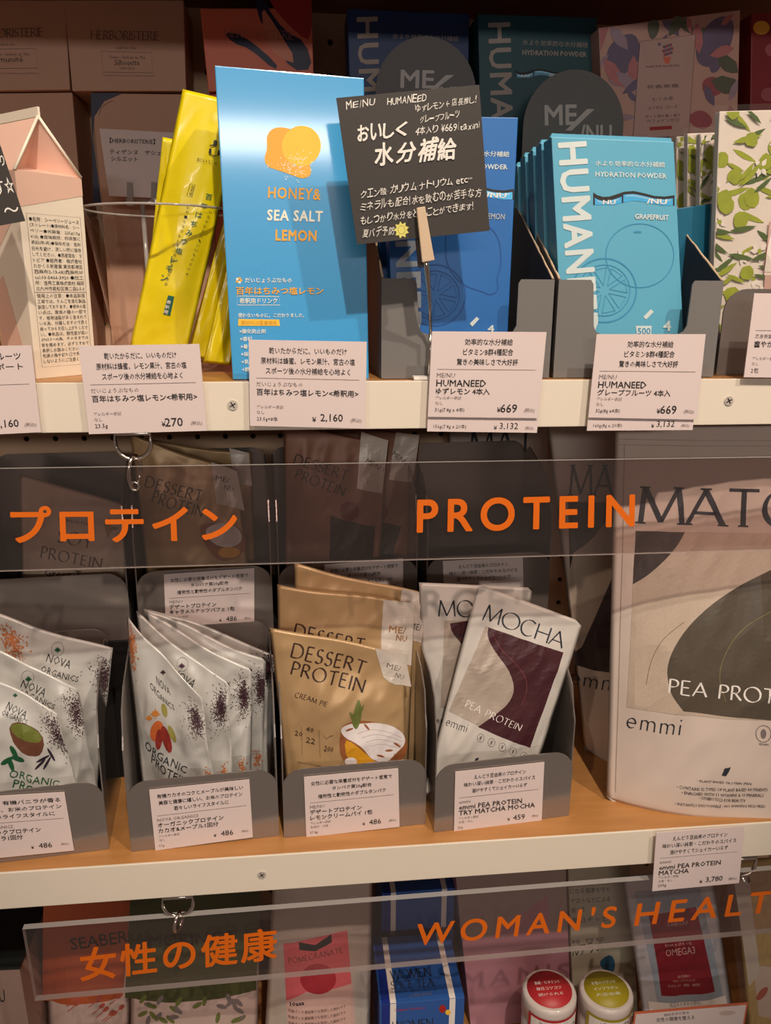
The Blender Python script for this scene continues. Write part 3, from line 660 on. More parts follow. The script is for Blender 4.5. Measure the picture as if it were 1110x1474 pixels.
# ------------------------------------------------------------------ grey cardboard trays
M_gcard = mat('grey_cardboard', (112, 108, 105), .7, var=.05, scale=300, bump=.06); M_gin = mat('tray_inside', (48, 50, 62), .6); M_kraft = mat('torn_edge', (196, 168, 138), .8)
def tray(xl, xr, xlb, xrb, c0_, c1_, c0b, c1b, arch, archY, label, ytop=402, ybot=547, zf=.0715, zb=.146):
    Yf = .014; BLp, BRp = PY(xlb, ybot, Yf), PY(xrb, ybot, Yf); z0 = ZU+.0005; BLp[2] = BRp[2] = z0; X0, X1 = BLp[0], BRp[0]
    r = root('cardboard_tray', ((X0+X1)/2, Yf, z0), label, 'display tray', 'grey cardboard trays'); t = .0016; D = archY-Yf
    fl = lambda px, py: np.array([PY(px, py, Yf)[0], Yf, PY(px, py, Yf)[2]])
    a, b = fl(c0_, ytop), fl(c1_, ytop); cb, db = fl(c0b, 481), fl(c1b, 481); zt = z0+zf; rr = .006
    fp = [(X0, Yf, z0), (X1, Yf, z0), (X1+.0, Yf, zt), (b[0]+.002, Yf, zt), (b[0], Yf, zt-.003), (db[0], Yf, cb[2]+rr), (db[0]-rr*.4, Yf, cb[2]+rr*.3), (db[0]-rr, Yf, cb[2]),
          (cb[0]+rr, Yf, cb[2]), (cb[0]+rr*.3, Yf, cb[2]+rr*.3), (cb[0], Yf, cb[2]+rr), (a[0], Yf, zt-.003), (a[0]-.002, Yf, zt), (X0, Yf, zt)]
    prism('front_flap', fp, (0, t, 0), M_gcard, r)
    rnd = random.Random(int(xl)); 
    for x, s in ((X0, 1), (X1-t, -1)):
        pr = [(x, Yf+t, z0), (x, archY, z0), (x, archY, z0+zb), (x, Yf+t, zt)]
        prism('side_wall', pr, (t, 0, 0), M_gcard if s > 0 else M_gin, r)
        e0, e1 = np.array((x+t/2, Yf+t, zt+.0003)), np.array((x+t/2, archY, z0+zb)); n = 22
        tube('torn_edge', [e0+(e1-e0)*k/n+[0, 0, rnd.uniform(-.0002, .0007)] for k in range(n+1)], [rnd.uniform(.0006, .0011) for _ in range(n+1)], M_kraft, r, 5)
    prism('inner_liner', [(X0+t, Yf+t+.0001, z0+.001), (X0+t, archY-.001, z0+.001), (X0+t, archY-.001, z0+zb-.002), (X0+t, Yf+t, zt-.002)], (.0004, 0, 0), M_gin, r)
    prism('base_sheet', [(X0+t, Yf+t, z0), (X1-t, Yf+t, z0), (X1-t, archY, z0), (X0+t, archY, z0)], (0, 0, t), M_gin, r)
    cx, cy2, w2, tp_ = arch; ac = PY(cx, tp_, archY); hw = abs(PY(cx+w2, tp_, archY)[0]-ac[0]); zc = ac[2]-hw
    ap = [(X0, archY, z0), (X1, archY, z0), (X1, archY, z0+zb-.01)]+[(ac[0]+hw, archY, z0+zb-.01)]+[(ac[0]+hw*math.cos(q), archY, zc+hw*math.sin(q)) for q in np.linspace(0, math.pi, 25)]+[(ac[0]-hw, archY, z0+zb-.01), (X0, archY, z0+zb-.01)]
    prism('back_arch', ap, (0, t, 0), M_gcard, r)
    pan = Panel((ac[0]-hw, archY-.0002, zc+hw), (ac[0]+hw, archY-.0002, zc+hw), (ac[0]+hw, archY-.0002, z0), (ac[0]-hw, archY-.0002, z0), pts=True)
    return r, pan, (X0, X1, Yf, archY, z0, t)
M_mew = mat('tray_print', (196, 186, 178), .6)
trA, paA, dA = tray(549, 793, 549, 790, 600, 747, 603, 743, (615, 0, 73, 52), .155, 'left grey cardboard tray with rounded top, holding dark blue boxes')
trB, paB, dB = tray(805, 1038, 796, 1026, 855, 998, 854, 988, (831, 0, 73, 100), .150, 'right grey cardboard tray with rounded top, holding teal boxes')
T(trA, paA, 'ME', (577, 126), (624, 127), 25, M_mew, bold=.02); shape(trA, paA, [(618, 130), (625, 130), (654, 108), (642, 108)], M_mew, 'slash_mark')
T(trB, paB, 'ME', (785, 180), (830, 179), 28, M_mew, bold=.02); shape(trB, paB, [(814, 188), (823, 188), (856, 157), (845, 157)], M_mew, 'slash_mark')
T(trA, paA, '/NU', (625, 150), (670, 150), 25, M_mew, bold=.02); T(trB, paB, '/NU', (835, 205), (880, 205), 25, M_mew, bold=.02)
# ------------------------------------------------------------------ powder boxes
def powderbox(q, Yt, Yb, m, mi, label, cat='box', front=True, fruit='', fx=None, depth=.020, group=None, ink=None, part=None, win=None):
    (a, b, c, d) = q
    p = Panel((*a, Yt), (*b, Yt), (*c, Yb), (*d, Yb)); z_ = ZU+.0025
    p = Panel(p.TL, p.TR, p.TR+(p.BR-p.TR)*(z_-p.TR[2])/(p.BR[2]-p.TR[2]), p.TL+(p.BL-p.TL)*(z_-p.TL[2])/(p.BL[2]-p.TL[2]), pts=True); r = root('powder_box', (p.BL+p.BR)/2, label, cat, group)
    prism('box_body', [p.BL, p.BR, p.TR, p.TL], -p.n*depth, m, r, .0006)
    return r, p
M_teal = mat('teal_board', (92, 168, 196), .45, var=.05, scale=500, bump=.06); M_teald = mat('teal_ink', (56, 140, 180), .5); M_teals = mat('teal_side', (18, 98, 122), .5)
M_dblue = mat('blue_board', (34, 104, 176), .42, var=.05, scale=500, bump=.05); M_dblued = mat('blue_ink', (20, 80, 152), .5)
M_stick = mat('stick_foil', (84, 182, 236), .3, .2); M_sglint = mat('stick_glint', (150, 206, 236), .25, .2); M_bw = mat('box_white_ink', (206, 216, 214), .5); M_sil = mat('silver_ink', (170, 178, 186), .45)
def vtext(r, p, s, a, b, wpx, m, bold=.03): T(r, p, s, a, b, wpx, m, bold=bold, sp_=1.08)
def wave_window(r, p, x0, x1, y, mstick):
    X = lambda t: x0+(x1-x0)*t
    tp2 = [(0, -4), (.05, 0), (.12, 2.5), (.2, 2), (.28, -1), (.38, -5), (.5, -6), (.62, -3), (.75, 1), (.88, 2), (1, 0)]; bt = [(0, 14), (.12, 14), (.26, 14), (.36, 11), (.48, 8), (.6, 9), (.72, 12), (.86, 15), (1, 15)]
    k = (x1-x0)/117; tp2 = [(X(a), y+b*k) for a, b in tp2]; bt = [(X(a), y+b*k) for a, b in bt]
    def it(P, x): return float(np.interp(x, [a for a, b in P], [b for a, b in P]))
    shape(r, p, tp2+bt[::-1], M_ink, 'window_recess')
    for f0, f1, d in ((.02, .35, 6), (.37, .98, 4)):
        xs = np.linspace(X(f0), X(f1), 12); shape(r, p, [(x, it(tp2, x)+d*k) for x in xs]+[(x, it(bt, x)) for x in xs[::-1]], mstick, 'stick_pack')
        xs = np.linspace(X(f0+.03), X(f1-.03), 8); shape(r, p, [(x, it(tp2, x)+(d+1)*k) for x in xs]+[(x, it(tp2, x)+(d+3.4)*k) for x in xs[::-1]], M_sglint, 'foil_glint')  # paler strip: a glint painted along the top of each stick pack
    T(r, p, 'NU', (X(.12), y+13*k), (X(.27), y+13*k), 6*k, M_white, bold=.02, part='stick_lettering'); T(r, p, '/NU', (X(.66), y+12*k), (X(.90), y+13*k), 7*k, M_white, bold=.02, part='stick_lettering')
def citrus(r, p, c, R_, m, lw):
    line(r, p, ell(c[0], c[1], R_, R_, 40), lw, m, 'fruit_drawing', closed=True); line(r, p, ell(c[0], c[1], R_*.8, R_*.8, 36), lw*.6, m, 'fruit_drawing', closed=True)
    for k in range(8):
        a = k*math.pi/4+.2; aa, ab = a+.1, a+math.pi/4-.1
        line(r, p, [(c[0]+R_*.16*math.cos((aa+ab)/2), c[1]+R_*.16*math.sin((aa+ab)/2)), (c[0]+R_*.72*math.cos(aa), c[1]+R_*.72*math.sin(aa)), (c[0]+R_*.72*math.cos(ab), c[1]+R_*.72*math.sin(ab))], lw*.7, m, 'fruit_drawing', closed=True)
# teal front box
TG = 'teal powder boxes in the right tray'
tb, tpn = powderbox([(794, 197), (970, 204), (985, 500), (809, 500)], .036, .032, M_teal, 0, 'front teal box with white vertical lettering and a grapefruit drawing', group=TG)
vtext(tb, tpn, 'HUMANEED', (804, 207), (822, 484), 39, M_bw)
T(tb, tpn, '水より効率的な水分補給', (857, 239), (957, 241), 8, M_bw, bold=.012, res=1); T(tb, tpn, 'HYDRATION POWDER', (857, 254), (959, 257), 7, M_bw, bold=.02, res=1)
wave_window(tb, tpn, 854, 971, 281, M_stick)
T(tb, tpn, 'GRAPEFRUIT', (914, 315), (962, 317), 7, M_bw, bold=.03, sx=1)
line(tb, tpn, ell(921, 368, 49, 46, 44), .0007, M_teald, 'fruit_drawing', closed=True); shape(tb, tpn, ell(918, 334, 6, 1.6, 12), M_teald, 'fruit_drawing'); citrus(tb, tpn, (870, 418), 46, M_teald, .0011)
shape(tb, tpn, [(926, 456), (937, 445), (941, 449), (930, 460)], M_bw, 'straw_icon'); shape(tb, tpn, [(915, 469), (938, 469), (937, 483), (917, 483)], M_bw, 'glass_icon'); T(tb, tpn, '500', (918, 481), (936, 481), 9, M_teald, part='icon_text', bold=.01); T(tb, tpn, '4', (955, 476), (965, 476), 14, M_bw, bold=.03)
def lid(r, p, m):   # tuck flap along the top of the box
    prism('tuck_flap', [p.TL-p.n*.003+[0, 0, .0002], p.TR-p.n*.003+[0, 0, .0002], p.TR-p.n*.003+[-.001, 0, .003], p.TL-p.n*.003+[.001, 0, .003]], -p.n*.004, m, r)
lid(tb, tpn, M_teal)
for i, (dx, dy, Yq) in enumerate([(0, 0, .060), (-1, 4, .080), (-3, 6, .100), (2, 14, .120)]):
    f = (.58+.034)/(.58+Yq); L = lambda x, y, k=1: (432+(x-432)*f-i*1.5, 417+(y-417)*f+dy)
    q, _p = powderbox([L(794, 197), L(965, 200), L(980, 500), L(803, 500)], Yq, Yq-.002, M_teal, 0, ['teal box directly behind the grapefruit box', 'third teal box back in the right tray', 'fourth teal box back in the right tray', 'rearmost teal box in the right tray'][i], group=TG, depth=.015)
    lid(q, _p, M_teal)
# box fallen beside the right tray
fq, fpn = powderbox([(974, 300), (1039, 291), (1035, 428), (968, 440)], .080, .080, mat('teal_dark_back', (22, 96, 124), .4), 0, 'dark teal box tipped outside the right wall of the tray', depth=.006)
T(fq, fpn, 'TO', (1030, 318), (1037, 318), 7, M_teald)
# dark blue boxes in left tray
BG = 'dark blue powder boxes in the left tray'
db, dbp = powderbox([(552, 166), (746, 169), (730, 500), (566, 500)], .034, .030, M_dblue, 0, 'front dark blue box with lemon drawing behind the black card', group=BG)
vtext(db, dbp, 'HUMANEED', (565, 176), (574, 484), 37, M_sil)
T(db, dbp, '水より効率的な水分補給', (630, 224), (733, 226), 8, M_bw, bold=.012, res=1); T(db, dbp, 'HYDRATION POWDER', (628, 242), (730, 244), 7, M_bw, bold=.02, res=1); wave_window(db, dbp, 622, 740, 272, M_stick)
T(db, dbp, 'YUZU LEMON', (672, 314), (726, 316), 8, M_sil, bold=.02)
LE = [(642, 345), (644, 335), (660, 325), (690, 322), (708, 330), (719, 350), (721, 380), (716, 400), (716, 418), (705, 424), (695, 420), (672, 412), (655, 398), (643, 375)]
line(db, dbp, cr(LE+LE[:1]), .0008, M_dblued, 'fruit_drawing'); citrus(db, dbp, (626, 425), 44, M_dblued, .0011)
shape(db, dbp, [(676, 466), (686, 456), (690, 459), (680, 470)], M_bw, 'straw_icon'); T(db, dbp, '4', (702, 478), (711, 478), 10, M_bw, bold=.02)
for i, (Yq, dx) in enumerate([(.062, -12), (.085, -16)]):
    f = (.58+.034)/(.58+Yq); L = lambda x, y: (432+(x-432)*f+dx*.4, 417+(y-417)*f+8)
    powderbox([L(552, 170), L(735, 170), L(735, 500), L(560, 500)], Yq, Yq-.002, M_dblue, 0, ['dark blue box directly behind the lemon box', 'rearmost dark blue box in the left tray'][i], group=BG, depth=.017)
# ================================================================== UPPER SHELF, BACK ROW
M_hb = mat('kraft_pink_box', (190, 148, 124), .6, var=.03); M_hbt = mat('herb_ink', (70, 52, 48), .6); M_ob = mat('coral_box', (222, 112, 84), .5); M_navy = mat('navy_print', (26, 26, 62), .5); M_red = mat('red_print', (168, 36, 28), .5)
HG = 'herbal tea cartons at the back'
def herb(q, Y, label, sub, tx, floor=None, m=None, depth=.06):
    (a, b, c, d) = q
    r, p = carton('herbal_tea_carton', (*a, Y), (*b, Y), (*c, Y), (*d, Y), depth, m or M_hb, label, 'box', HG, floor=floor)
    return r, p
ha, hap = herb([(-54, 0), (93, 0), (101, 129), (-42, 131)], .235, 'tan tea carton in the top left corner, cut by the frame', 'Immunite', 0)
SER(ha, hap, 'HERBORISTERIE', (-38, 55), (62, 52), 12, M_hbt, wt=.10, gap=.12, serif=1); T(ha, hap, 'DEPUIS 1936', (0, 66), None, 3, M_hbt, res=1); T(ha, hap, 'Tisane - Sachets de Thé', (-12, 80), (42, 80), 4, M_hbt, res=1); T(ha, hap, 'Immunité', (-14, 90), (33, 89), 8, M_hbt, res=1, bold=.005)
line(ha, hap, [(-20, 71), (52, 70), (54, 98), (-18, 99)], .0003, M_hbt, 'label_frame', closed=True); T(ha, hap, 'Préparation aromatique pour infusion', (-20, 107), (56, 107), 2.5, M_hbt, res=1)
hb2, hbp = herb([(92, 0), (264, 0), (268, 131), (104, 131)], .235, 'tan tea carton second from the left along the top', 'Silhouette', 0)
SER(hb2, hbp, 'HERBORISTERIE', (131, 56), (229, 58), 12, M_hbt, wt=.10, gap=.12, serif=1); T(hb2, hbp, 'DEPUIS 1936', (168, 71), (196, 71), 3.5, M_hbt, res=1); T(hb2, hbp, 'Tisane - Sachets de Thé', (157, 84), (209, 85), 4, M_hbt, res=1); T(hb2, hbp, 'Silhouette', (165, 94), (201, 94), 8, M_hbt, res=1, bold=.005)
T(hb2, hbp, 'INFUSION', (174, 100), (194, 100), 3, M_hbt, res=1); line(hb2, hbp, [(146, 74), (218, 76), (220, 105), (148, 104)], .0003, M_hbt, 'label_frame', closed=True); T(hb2, hbp, 'Préparation aromatique pour infusion de plantes', (148, 110), (224, 111), 2.5, M_hbt, res=1)
hc3, hcp = herb([(-62, 135), (104, 133), (118, 300), (-45, 305)], .240, 'tan tea carton low at the left behind the pink carton', '', 0)
herb([(-40, 310), (120, 308), (128, 452), (-30, 455)], .24, 'tan tea carton at the very bottom behind the pink carton', '', 0, ZU+.0003)
hd, hdp = herb([(131, 134), (300, 136), (308, 292), (146, 292)], .238, 'dusty pink carton with arched print behind the white name card', '', 0)
M_archp = mat('arch_print', (156, 120, 104), .6); 
shape(hd, hdp, [(134, 292), (131, 134), (178, 134), (150, 146), (136, 168), (134, 200), (146, 292)], M_navy, 'dark_border'); line(hd, hdp, [(142, 166), (146, 155), (155, 148), (163, 145)], .0004, M_hbt, 'printed_line')
herb([(146, 294), (308, 294), (312, 460), (158, 460)], .238, 'dusty pink carton low behind the clear cup', '', 0, ZU+.0003)
# white name card in clear clip frame
nc, ncp = card('name_card', (143, 185, .200), (288, 193, .200), (296, 288, .195), (157, 282, .195), M_card, 'white card naming herbal tea, in a clear stand behind the yellow sachets', 'sign card')
T(nc, ncp, '【HERBORISTERIE】', (158, 206), (223, 208), 8, M_ink, bold=.01, res=1); T(nc, ncp, 'ティザンヌ　サシェ', (158, 222), (232, 224), 7, M_ink, bold=.008, res=1); T(nc, ncp, 'シルエット', (160, 232), (198, 233), 7, M_ink, bold=.008, res=1)
ck = root('clear_clip_stand', PY(200, 300, .19), 'clear plastic clip stand gripping the white name card', 'card stand')
for x in (186, 221): 
    a_ = PY(x, 262, .193); bar('clip_jaw', a_, PY(x+1, 296, .190), .0022, .003, .003, M_edge, ck)
prism('clip_base', [PY(180, 284, .19), PY(232, 286, .19), PY(232, 294, .19), PY(180, 294, .19)], (0, .006, 0), M_bag, ck)
pc_ = PY(205, 292, .195); tube('stand_post', [pc_, [pc_[0], .198, ZU+.003]], .002, M_edge, ck); box('stand_foot', (pc_[0]-.02, .18, ZU+.0005), (pc_[0]+.02, .215, ZU+.003), M_edge, ck)
oc, ocp = carton('coral_tea_carton', (288, 12, .225), (449, 12, .225), (452, 128, .225), (300, 132, .225), .06, M_ob, 'coral red floral carton behind the tall blue box', 'box', HG)
M_salm = mat('salmon_print', (214, 128, 100), .5)
shape(oc, ocp, [(372, -20), (384, 10), (410, 45), (440, 60), (451, 100), (420, 102), (395, 60), (368, 20)], M_navy, 'petal_print', smooth=1)
shape(oc, ocp, [(400, -30), (448, -25), (449, 60), (430, 50), (400, 20), (385, -5)], M_red, 'petal_print', off=.0005, smooth=1); shape(oc, ocp, [(322, 46), (350, 50), (400, 92), (396, 102), (360, 70), (335, 62)], M_navy, 'petal_print', smooth=1)
shape(oc, ocp, [(376, 8), (392, 30), (430, 92), (400, 84), (380, 50)], M_salm, 'petal_print', off=.0006, smooth=1)
SER(oc, ocp, 'HERBORISTERIE', (323, 53), (424, 57), 12, mat('pale_rose_ink', (176, 108, 92), .6), wt=.09, gap=.12, serif=1)
carton('coral_tea_carton', (300, 136, .225), (452, 132, .225), (458, 300, .225), (308, 302, .225), .06, M_ob, 'coral red carton under the floral one, hidden by the blue box', 'box', HG)
carton('coral_tea_carton', (308, 304, .225), (458, 302, .225), (462, 466, .225), (316, 468, .225), .06, M_ob, 'lowest coral red carton, behind the tall blue box', 'box', HG, floor=ZU+.0003)
# stacked spare powder boxes
M_nb = mat('navy_board', (20, 52, 104), .5); M_tb2 = mat('deep_teal_board', (20, 74, 84), .5); M_dimw = mat('dim_white_ink', (176, 160, 150), .6)
SG = 'spare powder boxes stacked at the back'
nb, nbp = carton('spare_powder_box', (500, 12, .20), (676, 20, .20), (672, 290, .20), (508, 290, .20), .045, M_nb, 'navy spare box behind the left tray', 'box', SG)
T(nb, nbp, 'HUMANEED', (514, 26), (524, 290), 29, M_dimw, bold=.022, sp_=1.08)
T(nb, nbp, '水より効率的な水分補給', (565, 56), (660, 60), 8, M_dimw, res=1)
carton('spare_powder_box', (508, 293, .20), (672, 293, .20), (670, 478, .20), (513, 478, .20), .045, M_nb, 'navy spare box at the bottom of the stack behind the left tray', 'box', SG, floor=ZU+.0003)
nt_, ntp = carton('spare_powder_box', (688, 20, .185), (860, 25, .185), (852, 290, .185), (694, 290, .185), .05, M_tb2, 'deep teal spare box behind the right tray', 'box', SG)
T(nt_, ntp, 'HUMANEED', (703, 34), (712, 290), 31, M_dimw, bold=.022, sp_=1.08); T(nt_, ntp, '水より効率的な水分補給', (752, 65), (846, 69), 8, M_dimw, res=1); T(nt_, ntp, 'HYDRATION POWDER', (752, 79), (844, 82), 7, M_dimw, bold=.03, res=1)
wave_window(nt_, ntp, 742, 815, 103, M_teal)
carton('spare_powder_box', (694, 293, .185), (852, 293, .185), (848, 484, .185), (698, 484, .185), .05, M_tb2, 'deep teal spare box at the bottom of the stack behind the right tray', 'box', SG, floor=ZU+.0003)
# floral lilac carton, red carton
M_lil = mat('lilac_box', (206, 160, 146), .5, var=.08, scale=30); M_bell = mat('bell_print', (116, 98, 124), .5, var=.2, scale=90); M_leafd = mat('leaf_dim', (100, 100, 84), .5); M_plate = mat('label_pink', (200, 162, 152), .5); M_lil2 = mat('lilac_pale', (170, 142, 156), .5, var=.2, scale=90); M_rose2 = mat('rose_pale', (196, 120, 120), .5, var=.2, scale=90); M_rose = mat('rose_print', (168, 84, 92), .5, var=.2, scale=80)
fl_, flp = carton('floral_carton', (862, 40, .165), (1066, 14, .165), (1058, 300, .165), (872, 300, .165), .04, M_lil, 'pink carton with lilac bellflowers behind the right tray', 'box')
for P_, m_ in [([(870, 80), (885, 55), (915, 45), (925, 80), (905, 105), (885, 110)], M_bell), ([(880, 60), (870, 100), (890, 100), (905, 60)], M_bell), ([(1005, 50), (1035, 20), (1060, 30), (1050, 75), (1025, 100), (1000, 90)], M_bell), ([(930, 30), (950, 28), (948, 50), (936, 60)], M_leafd), ([(965, 24), (980, 22), (1005, 46), (990, 50)], M_leafd), ([(1010, 115), (1030, 108), (1045, 128), (1030, 140), (1012, 135)], M_rose), ([(985, 170), (1010, 155), (1030, 175), (1010, 190)], M_rose), ([(1020, 80), (1040, 70), (1038, 100), (1022, 108)], M_bell)]:
    shape(fl_, flp, P_, m_, 'flower_print', smooth=2)
rnd = random.Random(12)
for k in range(46):
    u, v = rnd.random(), rnd.random()*.7; a = rnd.uniform(0, 3.14); l = rnd.uniform(.006, .016); w_ = l*rnd.uniform(.25, .5)
    clipshape(fl_, flp, [(u+(l*math.cos(a)*t-w_*math.sin(a)*q)/flp.W, v+(l*math.sin(a)*t+w_*math.cos(a)*q)/flp.H) for t, q in [(-1, 0), (-.5, .8), (0, 1), (.5, .7), (1, 0), (.4, -.7), (-.4, -.7)]], [M_bell, M_leafd, M_lil2, M_rose2][k % 4], 'flower_print', 0)
shape(fl_, flp, [(921, 60), (1001, 50), (991, 195), (911, 200)], M_plate, 'name_plate', off=.0006); line(fl_, flp, [(921, 60), (1001, 50), (991, 195), (911, 200)], .0004, M_hbt, 'label_frame', off=.0008, closed=True)
for k in range(14): shape(fl_, flp, ell(958+(k*37 % 19)-9, 72+(k*23 % 17)-8, 2.4, 2.4, 8), M_rose if k % 2 else M_bell, 'bouquet_print', off=.0009)
shape(fl_, flp, [(954, 82), (966, 82), (963, 92), (957, 92)], M_ob, 'bouquet_print', off=.0009)
for s, y, w_ in [('beauty herb tea selection', 99, 25), ('花香茶葉', 128, 24), ('むくみ茶', 146, 16), ('ルイボス・ローズ', 158, 22), ('ほっと落ち着く香り', 170, 26), ('カフェインゼロ', 177, 24)]: T(fl_, flp, s, (955-w_, y), (955+w_-2, y-2), 5 if w_ < 26 else 4, M_hbt, res=1)
shape(fl_, flp, [(935, 183), (967, 181), (967, 186), (935, 188)], M_red, 'red_bar', off=.0009)
rb, rbp = carton('red_carton', (1082, 20, .17), (1180, 10, .17), (1170, 300, .17), (1078, 300, .17), .04, mat('crimson_box', (134, 32, 36), .5, var=.2, scale=40), 'crimson floral carton at the top right edge', 'box')
for k in range(6): shape(rb, rbp, ell(1096+(k*17 % 40), 40+k*32, 12, 10, 16), M_rose if k % 2 else M_borg, 'flower_print')
# box under those
for q_, Y_, l_ in [([(872, 303), (1058, 303), (1050, 490), (876, 490)], .165, 'pink carton at the bottom of the stack behind the right tray'), ([(1078, 303), (1170, 303), (1160, 490), (1074, 490)], .17, 'pink carton at the bottom of the stack at the right edge')]:
    carton('floral_carton', *[(*a_, Y_) for a_ in q_], .04, M_lil, l_, 'box', floor=ZU+.0003)
# green botanical packets in clear film
M_gb = mat('packet_white', (226, 214, 204), .5); M_l1 = mat('lime_leaf', (150, 160, 36), .5, var=.25, scale=120); M_l2 = mat('deep_leaf', (76, 98, 44), .5, var=.2, scale=120); M_l3 = mat('petal_white', (232, 222, 214), .5); M_tw = mat('twig_ink', (52, 48, 34), .5)
GG = 'green leaf-printed packets in clear film'
def leafy(r, p, seed, n=16, sc=1.0):
    rnd = random.Random(seed)
    for k in range(n):
        u, v = rnd.random(), rnd.random(); R_ = rnd.uniform(.008, .013)*sc
        o = [(u+R_/p.W*math.cos(t)*rnd.uniform(.8, 1.1), v+R_/p.H*math.sin(t)*rnd.uniform(.8, 1.1)) for t in np.linspace(0, 2*math.pi, 12)[:-1]]
        if k % 3 == 0: clipshape(r, p, o, M_l1, 'fruit_print', .0003)
        a = rnd.uniform(-.9, .9); l = rnd.uniform(.012, .022)*sc; w_ = l*.22; u, v = rnd.random(), rnd.random()
        o = [(u+(l*math.cos(a)*t-w_*math.sin(a)*s)/p.W, v+(l*math.sin(a)*t+w_*math.cos(a)*s)/p.H) for t, s in [(-1, 0), (-.5, .8), (0, 1), (.5, .7), (1, 0), (.4, -.6), (-.4, -.7)]]
        clipshape(r, p, o, M_l2 if k % 2 else M_l1, 'leaf_print', .0005)
        if k % 4 == 0:
            u, v = rnd.random(), rnd.random()
            for j in range(5):
                a = j*1.256+rnd.random(); o = [(u+(l*.8*math.cos(a)*t-w_*math.sin(a)*s)/p.W, v+(l*.8*math.sin(a)*t+w_*math.cos(a)*s)/p.H) for t, s in [(0, 0), (.5, .9), (1, 0), (.5, -.9)]]
                clipshape(r, p, o, M_l3, 'petal_print', .0007)
            clipshape(r, p, [(u+.002/p.W*math.cos(t), v+.002/p.H*math.sin(t)) for t in np.linspace(0, 6.28, 8)[:-1]], M_l1, 'stamen_print', .0009)
def packet(q, Y, label, seed, fw=8, film=True):
    (a, b, c, d) = q
    r, p = carton('leafy_packet', (*a, Y), (*b, Y), (*c, Y), (*d, Y), .007, M_gb, label, 'packet', GG)
    leafy(r, p, seed, 120, .58)
    U = nrm(p.TR-p.TL)*.006; Z = np.array([0, 0, .004])
    fn = lambda u, v, s: (0, 0, .0012*noise.noise(Vector((u*5, v*9, seed))))
    fp = Panel(p.TL-U+Z+[0, -.0022, 0], p.TR+U+Z+[0, -.0022, 0], p.BR+U+[0, -.0022, 0], p.BL-U+[0, -.0022, 0], 10, 16, fn, pts=True)
    mesh('film_wrap', [g for row in fp.G for g in row], [(j*11+i, (j+1)*11+i, (j+1)*11+i+1, j*11+i+1) for j in range(16) for i in range(10)], M_bag, r, smooth=True)
    return r, p
for i, (x0, x1, yt_, Y_) in enumerate([(974, 1075, 196, .122), (990, 1090, 192, .105), (1008, 1100, 192, .088)]):
    packet([(x0, yt_), (x1, yt_-4), (x1-6, 505-i*3), (x0-2, 505-i*3)], Y_, ['rearmost green packet, left of its row', 'green packet second from the back of its row', 'green packet just behind the large front one'][i], 20+i)
gk, gp = packet([(1036, 160), (1215, 155), (1190, 528), (1022, 528)], .062, 'large front green packet with white flowers at the right edge', 41)
shape(gk, gp, [(1105, 320), (1200, 318), (1188, 500), (1092, 500)], M_plate, 'name_plate', off=.0010); shape(gk, gp, [(1108, 320), (1200, 318), (1188, 396), (1098, 396)], M_gb, 'name_plate', off=.0012)
line(gk, gp, [(1112, 310), (1200, 310), (1188, 392), (1096, 392)], .0006, M_rose, 'label_frame', closed=True, off=.0015)
rh, rhp, rpt = holder((1031, 540), (1215, 539), ZU+.0003, .066, .100, 'steel holder at the right end of the upper shelf with green packets', None, hs=.068, hb=.10)
pricecard([(1086, 422), (1230, 424), (1215, 545), (1071, 543)], -.0055, ['清々しい香り', '', ''][:1], '芯身茶葉', ['爽やかハーブ'], ['アレルギー表記', 'なし'], '', 'cream price card reading 2 packs on the right steel holder', widths=[.6], weight='2包')
# ================================================================== HANGING ACRYLIC SIGNS
def acrylic(name, TL, TR, BR, BL, th, label, group='acrylic category signs'):
    p = Panel(TL, TR, BR, BL); r = root(name, (p.TL+p.TR)/2, label, 'sign', group); n = -p.n
    V = [p.TL, p.TR, p.BR, p.BL]+[q+n*th for q in (p.TL, p.TR, p.BR, p.BL)]
    o = mesh('acrylic_plate', V, [(0, 1, 2, 3), (7, 6, 5, 4), (0, 4, 5, 1), (1, 5, 6, 2), (2, 6, 7, 3), (3, 7, 4, 0)], [M_acr, M_edge], r)
    for i in (2, 3, 4, 5): o.data.polygons[i].material_index = 1
    p.n = p.n; return r, p
def rings(px, py1, py2, px2, Y, label, side=False):
    """D-ring under the rail, a link, and the sign's eyelet"""
    a = PY(px, py1, Y); b = PY(px2, py2, Y+.001); r = root('hanging_ring', a, label, 'ring', 'metal rings holding the signs'); R_ = .0125
    zt = 1.5; ztop = a[2]
    D = [a+[-R_, 0, .003], a+[-R_, 0, -.004]]+[a+[R_*math.cos(t), 0, -.004+R_*.95*math.sin(t)] for t in np.linspace(math.pi, 2*math.pi, 13)]+[a+[R_, 0, .003]]
    tube('d_ring', D, .0016, M_chrome, r, 8, closed=True)
    prism('ring_bracket', [a+[-.012, -.001, .0028], a+[.012, -.001, .0028], a+[.012, -.001, .0052], a+[-.012, -.001, .0052]], (0, .014, 0), M_metal, r)
    top = a+[0, 0, -.004-R_*.95+.0015]; c = (top+b)/2; hh = np.linalg.norm(top-b)/2+.001; dd = nrm(top-b)
    tube('chain_link', [c+dd*hh*math.sin(t)+np.array([.35, .94, 0])*.0075*math.cos(t) for t in np.linspace(0, 2*math.pi, 25)[:-1]], .0016, M_chrome, r, 8, closed=True)
    return r
sg, sp1 = acrylic('acrylic_sign', (-110, 676.5, -.004), (1230, 656.5, -.004), (1230, 789, -.004), (-110, 826, -.004), .003, 'upper clear acrylic sign reading PROTEIN in orange under the upper shelf')
T(sg, sp1, 'プロテイン', (18, 781), (341, 777), 53, M_org, bold=.026, up=(-2, -51), sp_=1.13, part='sign_lettering', res=6)
